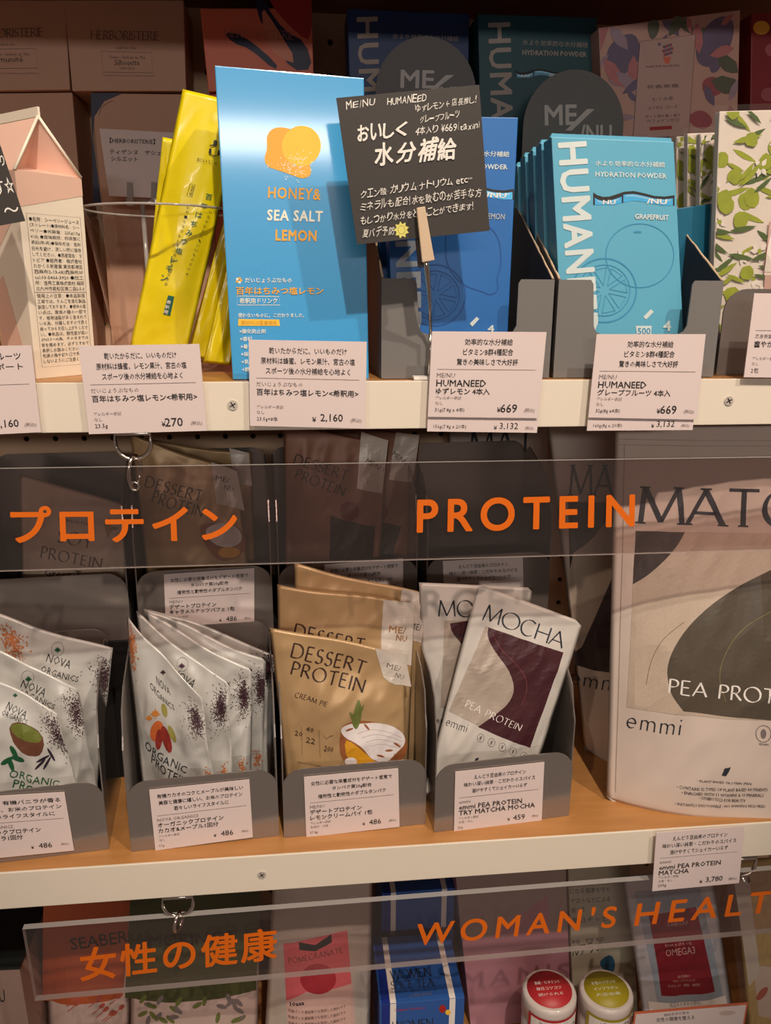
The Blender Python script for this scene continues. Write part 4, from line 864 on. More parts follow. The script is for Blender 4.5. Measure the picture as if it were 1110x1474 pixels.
T(sg, sp1, 'PROTEIN', (601, 766), (912, 757), 46, M_org, bold=.022, up=(1, -46), sp_=1.34, part='latin_lettering', res=8)
rings(191, 630, 700, 194, .0045, 'metal ring pair hanging the upper sign at the left')
ey = PY(194, 700, -.0045); tube('eyelet', [ey+[.003*math.cos(t), 0, .003*math.sin(t)] for t in np.linspace(0, 2*math.pi, 17)[:-1]], .0009, M_chrome, sg, 6, closed=True)
S2Y = .0015
s2, sp2 = acrylic('acrylic_sign', (32, 1338, S2Y), (1230, 1243, S2Y), (1230, 1332, S2Y+.004), (50, 1441, S2Y+.004), .0055, 'lower clear acrylic sign reading WOMANS HEALTH in orange')
T(s2, sp2, '女性の健康', (117, 1412), (398, 1380), 47, M_org, bold=.022, up=(-2, -46), sp_=1.12, part='sign_lettering', res=6)
T(s2, sp2, "WOMAN'S", (598, 1361), (884, 1334), 32, M_org, bold=.016, up=(4, -32), sp_=1.36, part='woman_lettering', res=8); T(s2, sp2, 'HEALTH', (913, 1332), (1150, 1308), 31, M_org, bold=.016, up=(6, -31), sp_=1.36, part='health_lettering', res=8)
rings(256, 1296, 1336, 257, .004, 'metal ring pair hanging the lower sign at the left'); rings(1070, 1240, 1268, 1078, .004, 'metal ring pair beside the 3,780 yen card at the right')
# ================================================================== MIDDLE SHELF
M_pouchw = mat('pouch_silver_white', (202, 198, 192), .34, .12, var=.03, bump=.05); M_gold = mat('pouch_caramel', (184, 150, 108), .36, .2, var=.04, bump=.05); M_foil = mat('foil_label', (212, 200, 188), .35, .1, var=.05, bump=.1)
M_brn = mat('brown_ink', (56, 34, 26), .5); M_seed = mat('quinoa_dark', (64, 34, 42), .6, var=.5, scale=600); M_seedo = mat('seed_orange', (190, 112, 60), .6, var=.3, scale=600); M_grn2 = mat('leaf_green', (28, 84, 52), .5); M_dgr = mat('charcoal_ink', (46, 48, 52), .5)
RG = 'steel sheet holders on the middle shelf'
lab(box('display_riser', (-.52, .128, ZL+.0004), (.239, .298, ZR), mat('riser_black', (20, 16, 15), .6)), 'dark step platform raising the rear row of holders', 'riser')
hF = [holder((-62, 1250), (157, 1222), ZL+.0003, .067, .098, 'steel holder at the lower left corner with green tea protein pouches', RG),
      holder((189, 1226), (402, 1203), ZL+.0003, .067, .098, 'steel holder in front row with five cacao pouches', RG),
      holder((409, 1206), (612.5, 1186), ZL+.0003, .067, .098, 'steel holder in front row with three caramel coloured pouches', RG),
      holder((625, 1198), (819, 1174), ZL+.0003, .067, .098, 'steel holder in front row with two mocha pouches', RG)]
hR = [holder((-20, 934), (190, 920), ZR+.0003, .066, .090, 'rear holder at the left with the pale soy pouch and no card', RG),
      holder((202, 919), (394, 906), ZR+.0003, .066, .090, 'rear holder second from left with the caramel nut pouch', RG),
      holder((403, 906), (600, 893), ZR+.0003, .066, .090, 'rear holder third from left with dark chocolate pouches', RG),
      holder((613, 893), (788, 881), ZR+.0003, .066, .090, 'rear holder at the right, behind the mocha pouches', RG)]
def fy(hl, off=.0012):
    p = hl[1]; n = p.n; return p
def oncard(hl, q, head, brand, names, small, price, weight, label, widths=None):
    """card on a holder front: corners given in photo pixels, laid on the lip"""
    P = hl[1]; c = [P.S(*P.uv(*k), .0006)[0] for k in q]
    r = root('price_card', (c[2]+c[3])/2, label, 'price tag', 'price cards on the steel holders'); pn = Panel(*c, pts=True)
    prism('card_sheet', [c[3]+pn.n*.0006, c[2]+pn.n*.0006, c[1]+pn.n*.0006, c[0]+pn.n*.0006], -pn.n*.0006, M_card, r); pn = Panel(*[k+pn.n*.0007 for k in c], pts=True)
    for i, s in enumerate(head):
        wd = (widths or [.72, .78, .66])[i]; T(r, pn, s, (.5-wd/2, .15+.11*i), (.5+wd/2, .15+.11*i), .07, uv=True, bold=.008, res=1)
    line(r, pn, [(.05, .43), (.95, .43)], .0003, M_grey, 'rule_line', uv=True); T(r, pn, brand, (.05, .525), None, .05, M_grey, uv=True, res=1)
    for i, s in enumerate(names): T(r, pn, s, (.05, .625+.095*i), None, .078, uv=True, bold=.012, res=1)
    for i, s in enumerate(small): T(r, pn, s, (.05, .79+.065*i), None, .04, M_grey, uv=True, res=1)
    T(r, pn, weight, (.04, .955), None, .05, M_grey, uv=True, res=1)
    if price: T(r, pn, price, (.80, .90), None, .085, uv=True, al='r'); T(r, pn, '¥', (.60, .90), None, .05, uv=True); T(r, pn, '(税込)', (.96, .89), None, .045, M_grey, uv=True, al='r', res=1)
    return r, pn
DP = ['女性に必要な栄養成分をデザート感覚で', 'タンパク質20g配合', '植物性と動物性のダブルタンパク']; DW = [.86, .42, .72]
oncard(hF[0], [(-60, 1148), (93, 1139), (107, 1223), (-45, 1238)], ['有機抹茶、有機バニラが香る', '体に嬉しい、お米のプロテイン', '若々しいライフスタイルに'], 'NOVA ORGANICS', ['オーガニックプロテイン', '抹茶&バニラ1回分'], [], '486', '21g', 'white price card on the steel holder in the lower left corner', [.9, .9, .75])
oncard(hF[1], [(215, 1136), (359, 1121), (364, 1204), (224, 1223)], ['有機カカオのコクとメープルが美味しい', '美容と健康に嬉しい、お米のプロテイン', '若々しいライフスタイルに'], 'NOVA ORGANICS', ['オーガニックプロテイン', 'カカオ&メープル1回分'], ['アレルギー表記', 'なし'], '486', '21g', 'white price card on the holder of cacao pouches', [.86, .84, .55])
oncard(hF[2], [(437.5, 1117.5), (573, 1105), (575, 1189), (441, 1204)], DP, 'ME/NU', ['デザートプロテイン', 'レモンクリームパイ 1包'], ['アレルギー表記', '乳成分・大豆'], '486', '37.4g', 'white price card on the holder of caramel coloured pouches', DW)
EM = ['えんどう豆由来のプロテイン', '味わい深い抹茶・こだわりのスパイス', '溶けやすくてシェイカーいらず']
rr_, pp_ = oncard(hF[3], [(655, 1110), (783, 1096), (779, 1183), (653, 1197)], EM, 'emmi', ['emmi PEA PROTEIN', 'TRY MATCHA MOCHA'], ['アレルギー表記', '大豆・なし'], '459', '20g', 'white price card on the holder of mocha pouches', [.58, .8, .62])
oncard(hR[1], [(236, 826), (366, 817), (366, 899), (239, 906)], DP, 'ME/NU', ['デザートプロテイン', 'キャラメルナッツパフェ 1包'], ['アレルギー表記', '乳成分・大豆'], '486', '', 'white price card on the rear holder under the caramel nut pouch', DW)
oncard(hR[2], [(467, 812), (580, 803), (580, 887), (469, 894)], DP, 'ME/NU', ['デザートプロテイン', 'チョコレートケーキ 1包'], [], '486', '', 'white price card on the rear holder above the caramel coloured pouches', DW)
oncard(hR[3], [(637, 807), (752, 801), (754, 880), (640, 887)], EM, 'emmi', ['emmi PEA PROTEIN', 'TRY MATCHA'], [], '459', '', 'white price card on the rear holder above the mocha pouches', [.62, .85, .68])
# nova pouches
NG1, NG2 = 'white pouches in the left front holder', 'white pouches in the cacao holder'
def edgefn(cx, cy_, rx, ry, rot=0):
    c, s = math.cos(math.radians(rot)), math.sin(math.radians(rot))
    return lambda r_: (lambda a, b: (cx+a*rx*c-b*ry*s, cy_+a*rx*s+b*ry*c))(r_.gauss(0, .5), r_.gauss(0, .5))
def maple(r, p, x, y, s, m):
    pts = [(0, -1), (.25, -.5), (.55, -.6), (.5, -.2), (.95, -.15), (.6, .2), (.3, .35), (.08, .4), (.08, .8), (-.08, .8), (-.08, .4), (-.3, .35), (-.6, .2), (-.95, -.15), (-.5, -.2), (-.55, -.6), (-.25, -.5)]
    shape(r, p, [(x+a*s, y+b*s) for a, b in pts], m, 'leaf_mark', off=.0006)
def nova(q, Ys, label, seed, g, logo=None, seeds=None, orange=None, bulge=.006):
    (a, b, c, d) = q; r, p = pouch('protein_pouch', (*a, Ys[0]), (*b, Ys[1]), (*c, Ys[2]), (*d, Ys[3]), M_pouchw, label, 'pouch', g, bulge=bulge, wr=.0032, seed=seed, cell=.0032, back=.5, wrs=.65, rest=ZL+.0022, topwave=.012)
    if logo:
        for i, (s, a_, b_, h_) in enumerate(logo): T(r, p, s, a_, b_, h_, M_dgr, bold=-.004, res=1)
    for k, sd in enumerate(seeds or []): dots(r, p, edgefn(*sd[:5]), int(sd[5]*1.7), .00062, M_seed, seed=seed+k)
    for k, sd in enumerate(orange or []): dots(r, p, edgefn(*sd[:5]), sd[5], .0009, M_seedo, part='printed_flakes', seed=seed+k)
    return r, p
r, p = nova([(-40, 872), (163, 934), (140, 1128), (-60, 1140)], (.082, .078, .072, .076), 'rearmost white pouch in the left holder with a green maple mark', 11, NG1, [('NOVA', (66, 952), (100, 963), 12), ('ORGANICS', (58, 967), (112, 982), 10)], [(151, 977, 12, 24, 5, 380), (147, 960, 22, 14, 0, 60)], [(18, 925, 14, 26, -20, 260)])
maple(r, p, 83, 936, 5.5, M_grn2); line(r, p, ell(83, 934, 9, 10, 22), .0002, M_dgr, 'ring_mark', closed=True)
r, p = nova([(-60, 900), (112, 994), (142, 1140), (-60, 1150)], (.062, .056, .054, .060), 'middle white pouch in the left holder', 12, NG1, [('NOVA', (29, 989), (63, 1004), 12), ('ORGANICS', (24, 1001), (78, 1021), 10)], [(111, 1028, 12, 27, -10, 380), (105, 1008, 20, 14, 0, 60)])
maple(r, p, 41, 978, 5.5, M_grn2); line(r, p, ell(40, 975, 9, 10, 22), .0002, M_dgr, 'ring_mark', closed=True)
r, p = nova([(-80, 940), (83, 1026), (116, 1150), (-60, 1160)], (.046, .040, .038, .044), 'front white pouch in the left holder with a bowl of green powder', 13, NG1, [('NOVA', (8, 1020), (36, 1034), 12), ('ORGANICS', (2, 1029), (38, 1043), 9)], [(84, 1058, 9, 28, -28, 380), (70, 1040, 16, 12, 0, 50)])
maple(r, p, 22, 1001, 4, M_grn2)
M_bowl = mat('bowl_brown', (104, 62, 44), .5); M_mat = mat('matcha_print', (106, 112, 44), .5); M_bean = mat('bean_dark', (40, 30, 44), .5)
shape(r, p, [(13, 1043), (30, 1038), (52, 1048), (65, 1066), (60, 1086), (48, 1090), (28, 1080), (16, 1062)], M_bowl, 'bowl_print', off=.0005, smooth=1); shape(r, p, ell(38, 1055, 24, 11, 24, rot=24), M_mat, 'powder_print', off=.0008)
for a_ in [(10, 1095, -30), (20, 1082, 60), (26, 1092, 20), (16, 1100, 70)]: shape(r, p, ell(a_[0], a_[1], 10, 3.6, 14, rot=a_[2]), M_grn2, 'leaf_print', off=.0006)
for a_ in [(62, 1092, -28), (58, 1100, -45), (68, 1098, -60), (74, 1086, 60)]: shape(r, p, ell(a_[0], a_[1], 11, 1.8, 12, rot=a_[2]), M_bean, 'bean_print', off=.0006)
T(r, p, 'ORGANIC', (13, 1119), (84, 1134), 12, M_grn2, bold=.0, sp_=1.05); T(r, p, 'PROTEIN', (18, 1133), (86, 1150), 12, M_grn2, bold=.0)
C5 = [([(214, 874), (397, 941), (388, 1130), (250, 1140)], (.105, .099, .097, .101), 'rearmost of five cacao pouches, its corner bent', (387, 965), None),
      ([(206, 877), (383, 948), (378, 1130), (245, 1140)], (.094, .082, .080, .090), 'fourth cacao pouch from the front', (376, 990), (371, 1092)),
      ([(210, 882), (363, 965), (362, 1130), (235, 1145)], (.088, .068, .066, .084), 'third cacao pouch from the front', (351, 1002), (349, 1105)),
      ([(197, 882), (330, 987), (336, 1135), (225, 1150)], (.082, .054, .052, .076), 'second cacao pouch with a round plum maple mark', (318, 1018), (322, 1115)),
      ([(182, 884), (291, 1006), (311, 1140), (208, 1152)], (.074, .038, .036, .066), 'foremost cacao pouch with cocoa pods and maple leaves', (283, 1036), (298, 1120))]
for i, (q, Ys, l_, s_, o_) in enumerate(C5):
    r, p = nova(q, Ys, l_, 21+i, NG2, None, [(s_[0], s_[1], 7 if i < 4 else 8, 22, -4 if i < 4 else -12, 420), (s_[0]-6, s_[1]+4, 14, 32, -6, 70)], [(o_[0], o_[1], 6, 12, 0, 90)] if o_ else None, bulge=.0035)
    if i == 3: T(r, p, 'NOVA', (246, 972), (277, 990), 12, M_dgr, bold=-.004); T(r, p, 'ORGANICS', (240, 985), (280, 1005), 9, M_dgr); maple(r, p, 262, 959, 5.5, mat('plum_ink', (74, 42, 66), .5)); line(r, p, ell(263, 956, 8, 10, 22), .0002, M_dgr, 'ring_mark', closed=True)
    if i == 4:
        dots(r, p, edgefn(190, 935, 6, 26, -12), 240, .0009, M_seedo, part='printed_flakes', seed=4)
        T(r, p, 'NOVA', (226, 984), (246, 1001), 12, M_dgr, bold=-.004, up=(-1, -12)); T(r, p, 'ORGANICS', (217, 991), (252, 1023), 10, M_dgr, bold=-.004, up=(-1, -10)); maple(r, p, 235, 968, 4.5, M_seed)
        M_mo = mat('maple_orange', (208, 130, 56), .5); M_pod = mat('pod_red', (148, 50, 40), .5, var=.3, scale=150); M_pody = mat('pod_olive', (150, 142, 70), .5); M_podo = mat('pod_orange', (206, 104, 52), .5)
        maple(r, p, 224, 1028, 8, M_mo); maple(r, p, 215, 1034, 6, M_mo)
        shape(r, p, ell(237, 1022, 4, 10, 16, rot=-14), M_pody, 'pod_print', off=.0006); shape(r, p, ell(226, 1052, 9, 15, 18, rot=14), M_podo, 'pod_print', off=.0006); shape(r, p, ell(240, 1064, 6, 20, 18, rot=-16), M_pod, 'pod_print', off=.0009); shape(r, p, ell(229, 1064, 5, 15, 18, rot=5), M_pod, 'pod_print', off=.0008); shape(r, p, ell(248, 1056, 4, 13, 16, rot=-22), M_pody, 'pod_print', off=.0007)
        T(r, p, 'ORGANIC', (209, 1077), (268, 1113), 12, M_dgr, bold=.0, sp_=1.05, up=(1, -12)); T(r, p, 'PROTEIN', (218, 1097), (270, 1129), 12, M_dgr, bold=.0, sp_=1.05, up=(1, -12))
# caramel dessert pouches
DG = 'caramel coloured pouches in the third front holder'
def dessert(q, Ys, label, seed, lab_q, txt, g=DG, m=None, ink=None, bulge=.007):
    (a, b, c, d) = q; r, p = pouch('protein_pouch', (*a, Ys[0]), (*b, Ys[1]), (*c, Ys[2]), (*d, Ys[3]), m or M_gold, label, 'pouch', g, bulge=bulge, wr=.0024, seed=seed, cell=.0032, wrs=.7, rest=(ZL if g is DG else ZR)+.0022, topwave=.006)
    if lab_q: shape(r, p, lab_q, M_foil, 'foil_label')
    for s, a_, b_, h_ in txt: SER(r, p, s, a_, b_, h_, ink or M_brn, wt=.15, gap=.2)
    return r, p
r, p = dessert([(424, 810), (621, 857), (598, 1090), (430, 1100)], (.082, .082, .076, .078), 'rearmost caramel coloured pouch with a bright crinkled foil corner', 31, [(579, 847), (620, 857), (606, 925), (570, 912)], [])
T(r, p, 'ME/', (590, 905), (606, 908), 9, M_brn, res=1)
r, p = dessert([(399, 840), (597, 869), (588, 1100), (404, 1100)], (.064, .064, .060, .062), 'middle caramel coloured pouch with white foil label', 32, [(552, 863), (597, 869), (592, 958), (548, 950)], [('DESSERT', (422, 915), (522, 938), 18), ('PROTEIN', (420, 940), (522, 962), 18)])
T(r, p, 'ME/', (560, 910), (584, 912), 10, mat('gold_ink', (176, 128, 84), .4, .3), bold=.02, res=1); T(r, p, 'NU', (570, 922), (585, 924), 9, MATS['gold_ink'], bold=.02, res=1)
r, p = dessert([(388, 902), (584, 941), (583, 1120), (412, 1122)], (.048, .046, .044, .044), 'front caramel coloured pouch showing a lemon cream pie', 33, [(540, 933), (583, 941), (592, 988), (568, 985), (552, 975)], [('DESSERT', (418, 945), (523, 971), 20), ('PROTEIN', (418, 970), (522, 997), 19), ('CREAM PIE', (424, 1003), (470, 1017), 7)])
T(r, p, 'ME/', (556, 960), (576, 966), 7, M_grey, res=1); T(r, p, 'NU', (568, 974), (580, 978), 7, M_grey, res=1)
M_crm = mat('cream_print', (224, 214, 212), .5, var=.06, scale=150); M_crs = mat('crust_print', (146, 86, 48), .5, var=.3, scale=150); M_lem = mat('lemon_curd', (212, 150, 30), .5, var=.15, scale=120); M_lf = mat('mint_leaf', (104, 112, 54), .5, var=.2, scale=200); M_crsh = mat('cream_line', (170, 150, 150), .5)
shape(r, p, [(490, 1052), (497, 1040), (540, 1038), (570, 1045), (584, 1060), (588, 1078), (575, 1100), (540, 1106), (500, 1100), (488, 1085)], M_crs, 'pie_print', smooth=2)
shape(r, p, [(495, 1064), (510, 1070), (530, 1088), (548, 1100), (520, 1104), (500, 1094)], M_lem, 'curd_print', off=.0006, smooth=1)
shape(r, p, [(489, 1050), (500, 1042), (520, 1042), (545, 1039), (570, 1046), (584, 1060), (582, 1074), (570, 1084), (556, 1098), (544, 1096), (532, 1090), (522, 1076), (510, 1068), (496, 1062)], M_crm, 'cream_print', off=.0010, smooth=2)
shape(r, p, ell(505, 1096, 9, 6, 14), M_crm, 'cream_print', off=.0010)
for k in range(4): line(r, p, cr([(515+k*6, 1056+k*6), (535+k*5, 1050+k*7), (560+k*3, 1054+k*7), (578, 1062+k*5)]), .0004, M_crsh, 'cream_fold', off=.0013)
shape(r, p, [(511, 1050), (506, 1040), (510, 1022), (516, 1003), (521, 1018), (520, 1036), (515, 1048)], M_lf, 'mint_print', off=.0013, smooth=1)
for k, (x, y) in enumerate([(503, 1050), (560, 1080), (548, 1088), (572, 1072), (528, 1046), (570, 1090)]): shape(r, p, ell(x, y, 6, 1.6, 10, rot=-20+k*17), M_crs, 'drizzle_print')
shape(r, p, cr([(513, 1040), (510, 1030), (503, 1024), (506, 1034), (513, 1042)]), M_lf, 'mint_print'); shape(r, p, cr([(516, 1030), (522, 1022), (524, 1014), (519, 1020), (515, 1028)]), M_lf, 'mint_print')
for x, s, s2_ in ((424, '20', ''), (440, '40', '22'), (466, '', '200')):
    if s: T(r, p, s, (x, 1052 if x > 430 else 1058), (x+11, 1054 if x > 430 else 1060), 7, M_brn, res=1)
    if s2_: T(r, p, s2_, (x, 1068+(12 if x > 450 else 0)), (x+13, 1071+(12 if x > 450 else 0)), 8, M_brn, res=1)
line(r, p, [(434, 1045), (435, 1085)], .0002, M_brn); line(r, p, [(459, 1050), (461, 1090)], .0002, M_brn); line(r, p, [(466, 1058), (470, 1064), (474, 1060), (480, 1058)], .0003, M_brn)
T(r, p, 'プラントプロテイン配合の栄養食品', (428, 1098), (478, 1106), 3, M_brn, res=1)
# mocha pouches
MG = 'mocha pouches in the right front holder'
M_mw = mat('pouch_greige', (206, 198, 190), .45, .05, var=.02, bump=.04); M_mb = mat('mocha_brown', (72, 36, 42), .4, var=.12, scale=30); M_swo = mat('swoosh_beige', (188, 172, 158), .4, .2, var=.1, scale=60); M_dkg = mat('slate_ink', (42, 46, 56), .45)
r, p = pouch('protein_pouch', (603, 838, .082), (766, 846, .082), (760, 1100, .074), (612, 1110, .074), M_mw, 'upright mocha pouch standing behind the tilted one', 'pouch', MG, bulge=.004, wr=.0014, seed=41, rest=ZL+.0022)
SER(r, p, 'MOCHA', (631, 887), (748, 889), 23, M_dkg, wt=.10, gap=.10); shape(r, p, [(640, 893), (746, 895), (743, 1020), (634, 1018)], M_swo, 'art_panel'); shape(r, p, [(647, 893), (746, 895), (744, 1000), (690, 960), (663, 925), (650, 910)], M_mb, 'swoosh_print', off=.0006, smooth=1); T(r, p, 'emmi', (627, 1040), (658, 1042), 8, M_dkg, res=1)
r, p = pouch('protein_pouch', (688, 840, .058), (838, 895, .056), (768, 1122, .046), (620, 1102, .044), M_mw, 'tilted front mocha pouch with a dark plum wave', 'pouch', MG, bulge=.004, wr=.0016, seed=42, rc=.035, rest=ZL+.0022)
shape(r, p, [(699, 901), (811, 939), (763, 1076), (646, 1023)], M_swo, 'art_panel')
sw = [(703, 903), (811, 939), (763, 1076)]+cr([(688, 1046), (708, 1032), (728, 1016), (738, 1000), (739, 985), (732, 965), (718, 945), (708, 930), (702, 915), (703, 903)])[:-1]
shape(r, p, sw, M_mb, 'swoosh_print', off=.0006); line(r, p, cr([(709, 912), (722, 935), (742, 955), (756, 975), (758, 995), (750, 1015)]), .0005, mat('wave_line', (126, 66, 64), .4), 'wave_line', off=.0009)
SER(r, p, 'MOCHA', (694, 892), (809, 933), 24, M_dkg, wt=.10, gap=.08); SER(r, p, 'PEA PROTEIN', (669, 1017), (748, 1052), 10.5, M_white, wt=.12, gap=.2, part='white_lettering'); SER(r, p, 'emmi', (641, 1043), (671, 1054), 14, M_dkg, wt=.09, gap=.2)
for k in range(5): line(r, p, ell(692+k*15.5, 1062+k*6.5, 5, 6, 14), .0003, M_grey, 'icon_ring', closed=True); shape(r, p, ell(692+k*15.5, 1062+k*6.5, 1.4, 3, 8, rot=20), M_grey, 'icon_mark')
shape(r, p, [(681, 1098), (685, 1091), (690, 1090), (686, 1098), (682, 1100)], M_dkg, 'leaf_mark')
# rear row pouches
M_soy = mat('soy_pouch', (196, 170, 150), .5, var=.03); M_choc = mat('choc_pouch', (150, 104, 82), .45, .1, var=.03)
r, p = pouch('protein_pouch', (28, 682, .165), (183, 726, .160), (180, 900, .150), (32, 905, .155), M_soy, 'pale soy pouch seen through the left of the upper sign', 'pouch', bulge=.007, wr=.0016, seed=51, rest=ZR+.0022)
T(r, p, 'BOTANICAL FOOD', (84, 749), (132, 757), 4, M_brn, res=1); SER(r, p, 'SOY', (82, 780), (132, 790), 19, M_brn, serif=1); SER(r, p, 'PROTEIN', (58, 802), (145, 818), 16, M_brn, serif=1, wt=.12); T(r, p, 'Green Tea', (64, 830), (130, 834), 12, M_brn, res=1); shape(r, p, [(150, 752), (158, 745), (160, 757), (172, 760), (160, 765), (156, 775), (152, 765)], mat('olive_print', (150, 118, 66), .5), 'herb_print')
CG = 'caramel nut pouches in the rear holder'
for i, (q, Ys, l_) in enumerate([([(205, 632), (362, 652), (370, 880), (215, 890)], (.200, .198, .194, .194), 'rear caramel nut pouch behind the other'), ([(188, 624), (341, 678), (366, 895), (218, 900)], (.168, .166, .160, .160), 'front caramel nut pouch behind the orange lettering')]):
    r, p = dessert(q, Ys, l_, 61+i, [(304, 665), (341, 678), (352, 735), (312, 725)] if i else [(330, 645), (358, 652), (363, 700), (338, 695)], [('DESSERT', (208, 700), (289, 721), 16), ('PROTEIN', (218, 722), (290, 744), 16)] if i else [], CG)
    if i:
        T(r, p, 'ME/', (310, 692), (330, 695), 8, M_brn, res=1); T(r, p, 'NU', (322, 705), (335, 708), 8, M_brn, res=1)
        shape(r, p, [(284, 758), (300, 752), (340, 755), (356, 775), (350, 800), (320, 810), (300, 795)], M_crs, 'sundae_print', smooth=2); shape(r, p, [(292, 762), (320, 750), (345, 760), (350, 780), (330, 790), (305, 782)], M_crm, 'cream_print', off=.0006, smooth=2); shape(r, p, ell(330, 795, 16, 8, 16), M_lem, 'curd_print', off=.0008)
KG = 'dark chocolate pouches in the rear holder'; M_ck = mat('cake_dark', (44, 20, 18), .5); M_chr = mat('cherry_red', (120, 26, 26), .4)
for i, (q, Ys, l_) in enumerate([([(470, 614), (605, 624), (580, 880), (440, 880)], (.200, .198, .194, .194), 'rear chocolate pouch, its right edge showing'), ([(408, 612), (560, 636), (540, 890), (412, 890)], (.174, .174, .170, .168), 'front chocolate pouch with a cherry on dark cake')]):
    r, p = dessert(q, Ys, l_, 71+i, [(520, 621), (559, 634), (550, 710), (514, 703)] if i else [(570, 622), (604, 626), (594, 695), (560, 690)], [('DESSERT', (422, 667), (498, 691), 14), ('PROTEIN', (424, 688), (494, 714), 14)] if i else [], KG, M_choc)
    dx, dy = (0, 0) if i else (42, -10)
    T(r, p, 'ME/NU', (526+dx*.9, 665+dy), (550+dx*.8, 680+dy), 7, M_brn, res=1)
    shape(r, p, [(476+dx, 742), (540+dx*.9, 758), (538+dx*.7, 790), (536+dx*.7, 806), (474+dx, 806)], M_ck, 'cake_print'); shape(r, p, ell(503+dx, 736, 14, 14, 20), M_chr, 'cherry_print', off=.0006)
# large pea protein pouches
PG = 'large pale matcha pouches on the right'
M_pp = mat('pouch_matte', (206, 188, 176), .55, .0, var=.02); M_dk = mat('matcha_dark', (84, 74, 62), .45, var=.12, scale=300); M_dk2 = mat('art_shade', (70, 58, 56), .5, var=.1); M_spk = mat('powder_beige', (190, 170, 152), .5, var=.12, scale=500)
def bigpouch(q, Ys, label, seed, bulge, artl, **k):
    (a, b, c, d) = q
    return pouch('large_pouch', (*a, Ys[0]), (*b, Ys[1]), (*c, Ys[2]), (*d, Ys[3]), M_pp, label, 'pouch', PG, bulge=bulge, wr=.0022, seed=seed, stand=True, seal=.1, cell=.005, wrs=.45, back=.8, **k)
r, p = bigpouch([(645, 606), (790, 604), (784, 900), (650, 905)], (.275, .275, .275, .275), 'farthest matcha pouch high behind the rear holders', 81, .004, None, rc=.02, rest=ZR)
SER(r, p, 'MAT', (677, 661), (766, 662), 44, M_dkg, wt=.13, gap=.12, serif=1)
r, p = bigpouch([(786, 604), (990, 600), (965, 1142), (842, 1079)], (.178, .150, .076, .1323), 'second matcha pouch mostly hidden behind the front one', 82, .010, None)
SER(r, p, 'MATCHA', (820, 712), (1000, 716), 42, M_dkg, wt=.13, gap=.12, serif=1); shape(r, p, [(818, 722), (960, 725), (945, 974), (827, 957)], M_dk2, 'art_panel'); shape(r, p, [(818, 800), (850, 780), (880, 740), (900, 790), (865, 870), (830, 950), (824, 900)], M_spk, 'swoosh_print', off=.0006, smooth=1)
SER(r, p, 'emmi', (822, 984), (896, 994), 24, M_dkg, wt=.09, gap=.25)
r, p = bigpouch([(886, 610), (1290, 606), (1275, 1178), (873, 1153)], (.064, .040, .010, .0456), 'largest front matcha pouch with a dark swirl', 83, .021, None, rc=.02)
shape(r, p, [(915, 764), (1235, 768), (1220, 1050), (1110, 1037), (902, 1017)], M_spk, 'art_panel')
shape(r, p, [(915, 764)]+cr([(986, 766), (975, 785), (955, 808), (932, 828), (911, 841)]), M_dk2, 'swoosh_print', off=.0006)
shape(r, p, cr([(1235, 775), (1150, 800), (1110, 820), (1065, 843), (1025, 870), (993, 900), (972, 930), (962, 955), (961, 975), (967, 1000), (984, 1024)])+[(1060, 1033), (1110, 1037), (1220, 1050)], M_dk, 'swoosh_print', off=.0006)
line(r, p, cr([(1110, 880), (1070, 905), (1045, 940), (1036, 975), (1045, 1010)]), .0007, mat('swirl_line', (120, 108, 72), .4), 'wave_line', off=.0009); line(r, p, cr([(985, 895), (955, 920), (938, 950), (930, 985)]), .0005, MATS['swirl_line'], 'wave_line', off=.0009)
SER(r, p, 'MATCHA', (920, 752), (1262, 762), 51, M_dkg, wt=.14, gap=.10, serif=1); SER(r, p, 'PEA PROTEIN', (962, 997), (1160, 1015), 20, M_white, wt=.13, gap=.16, part='white_lettering'); SER(r, p, 'emmi', (901, 1046), (979, 1058), 27, M_dkg, wt=.09, gap=.25)
for i, s in enumerate(['• PLANT-BASED PROTEIN (PEA)', '• CONTAINS 32 TYPES OF PLANT BASED NUTRIENTS', '• ENRICHED WITH 11 VITAMINS & 10 MINERALS', '• SYNBIOTICS FOR BEAUTY', '• INSTANTLY DISSOLVABLE - NO SHAKING REQUIRED']):
    x0, x1 = [(1003, 1082), (974, 1105), (981, 1099), (1006, 1073), (971, 1102)][i]; y = 1126+i*8.2; T(r, p, s, (x0, y), (x1, y+4.5), 4.5, M_dkg, res=1)
line(r, p, [(899, 640), (897, 760), (893, 900), (889, 1040), (886, 1140)], .0005, mat('seal_crease', (160, 142, 130), .6), 'seal_crease'); line(r, p, [(890, 632), (1000, 634), (1200, 634)], .0004, MATS['seal_crease'], 'seal_crease'); line(r, p, [(890, 640), (1000, 642), (1200, 642)], .0004, MATS['seal_crease'], 'seal_crease')
line(r, p, ell(1099, 1056, 11, 12, 24), .0004, M_dkg, 'icon_ring', closed=True); shape(r, p, ell(1099, 1056, 4, 7, 12), M_grey, 'icon_mark'); T(r, p, 'VEGAN', (1092, 1072), (1106, 1073), 3, M_dkg, res=1)
shape(r, p, [(1039, 1116), (1043, 1106), (1052, 1104), (1049, 1111), (1045, 1117)], M_dkg, 'leaf_mark')
pricecard([(945, 1199), (1072, 1189), (1064, 1271), (939, 1283)], -.006, EM, 'emmi', ['emmi PEA PROTEIN', 'MATCHA'], ['アレルギー表記', '大豆・なし'], '3,780', 'white price card reading 3,780 yen on the middle rail', widths=[.62, .84, .66], weight='200g')
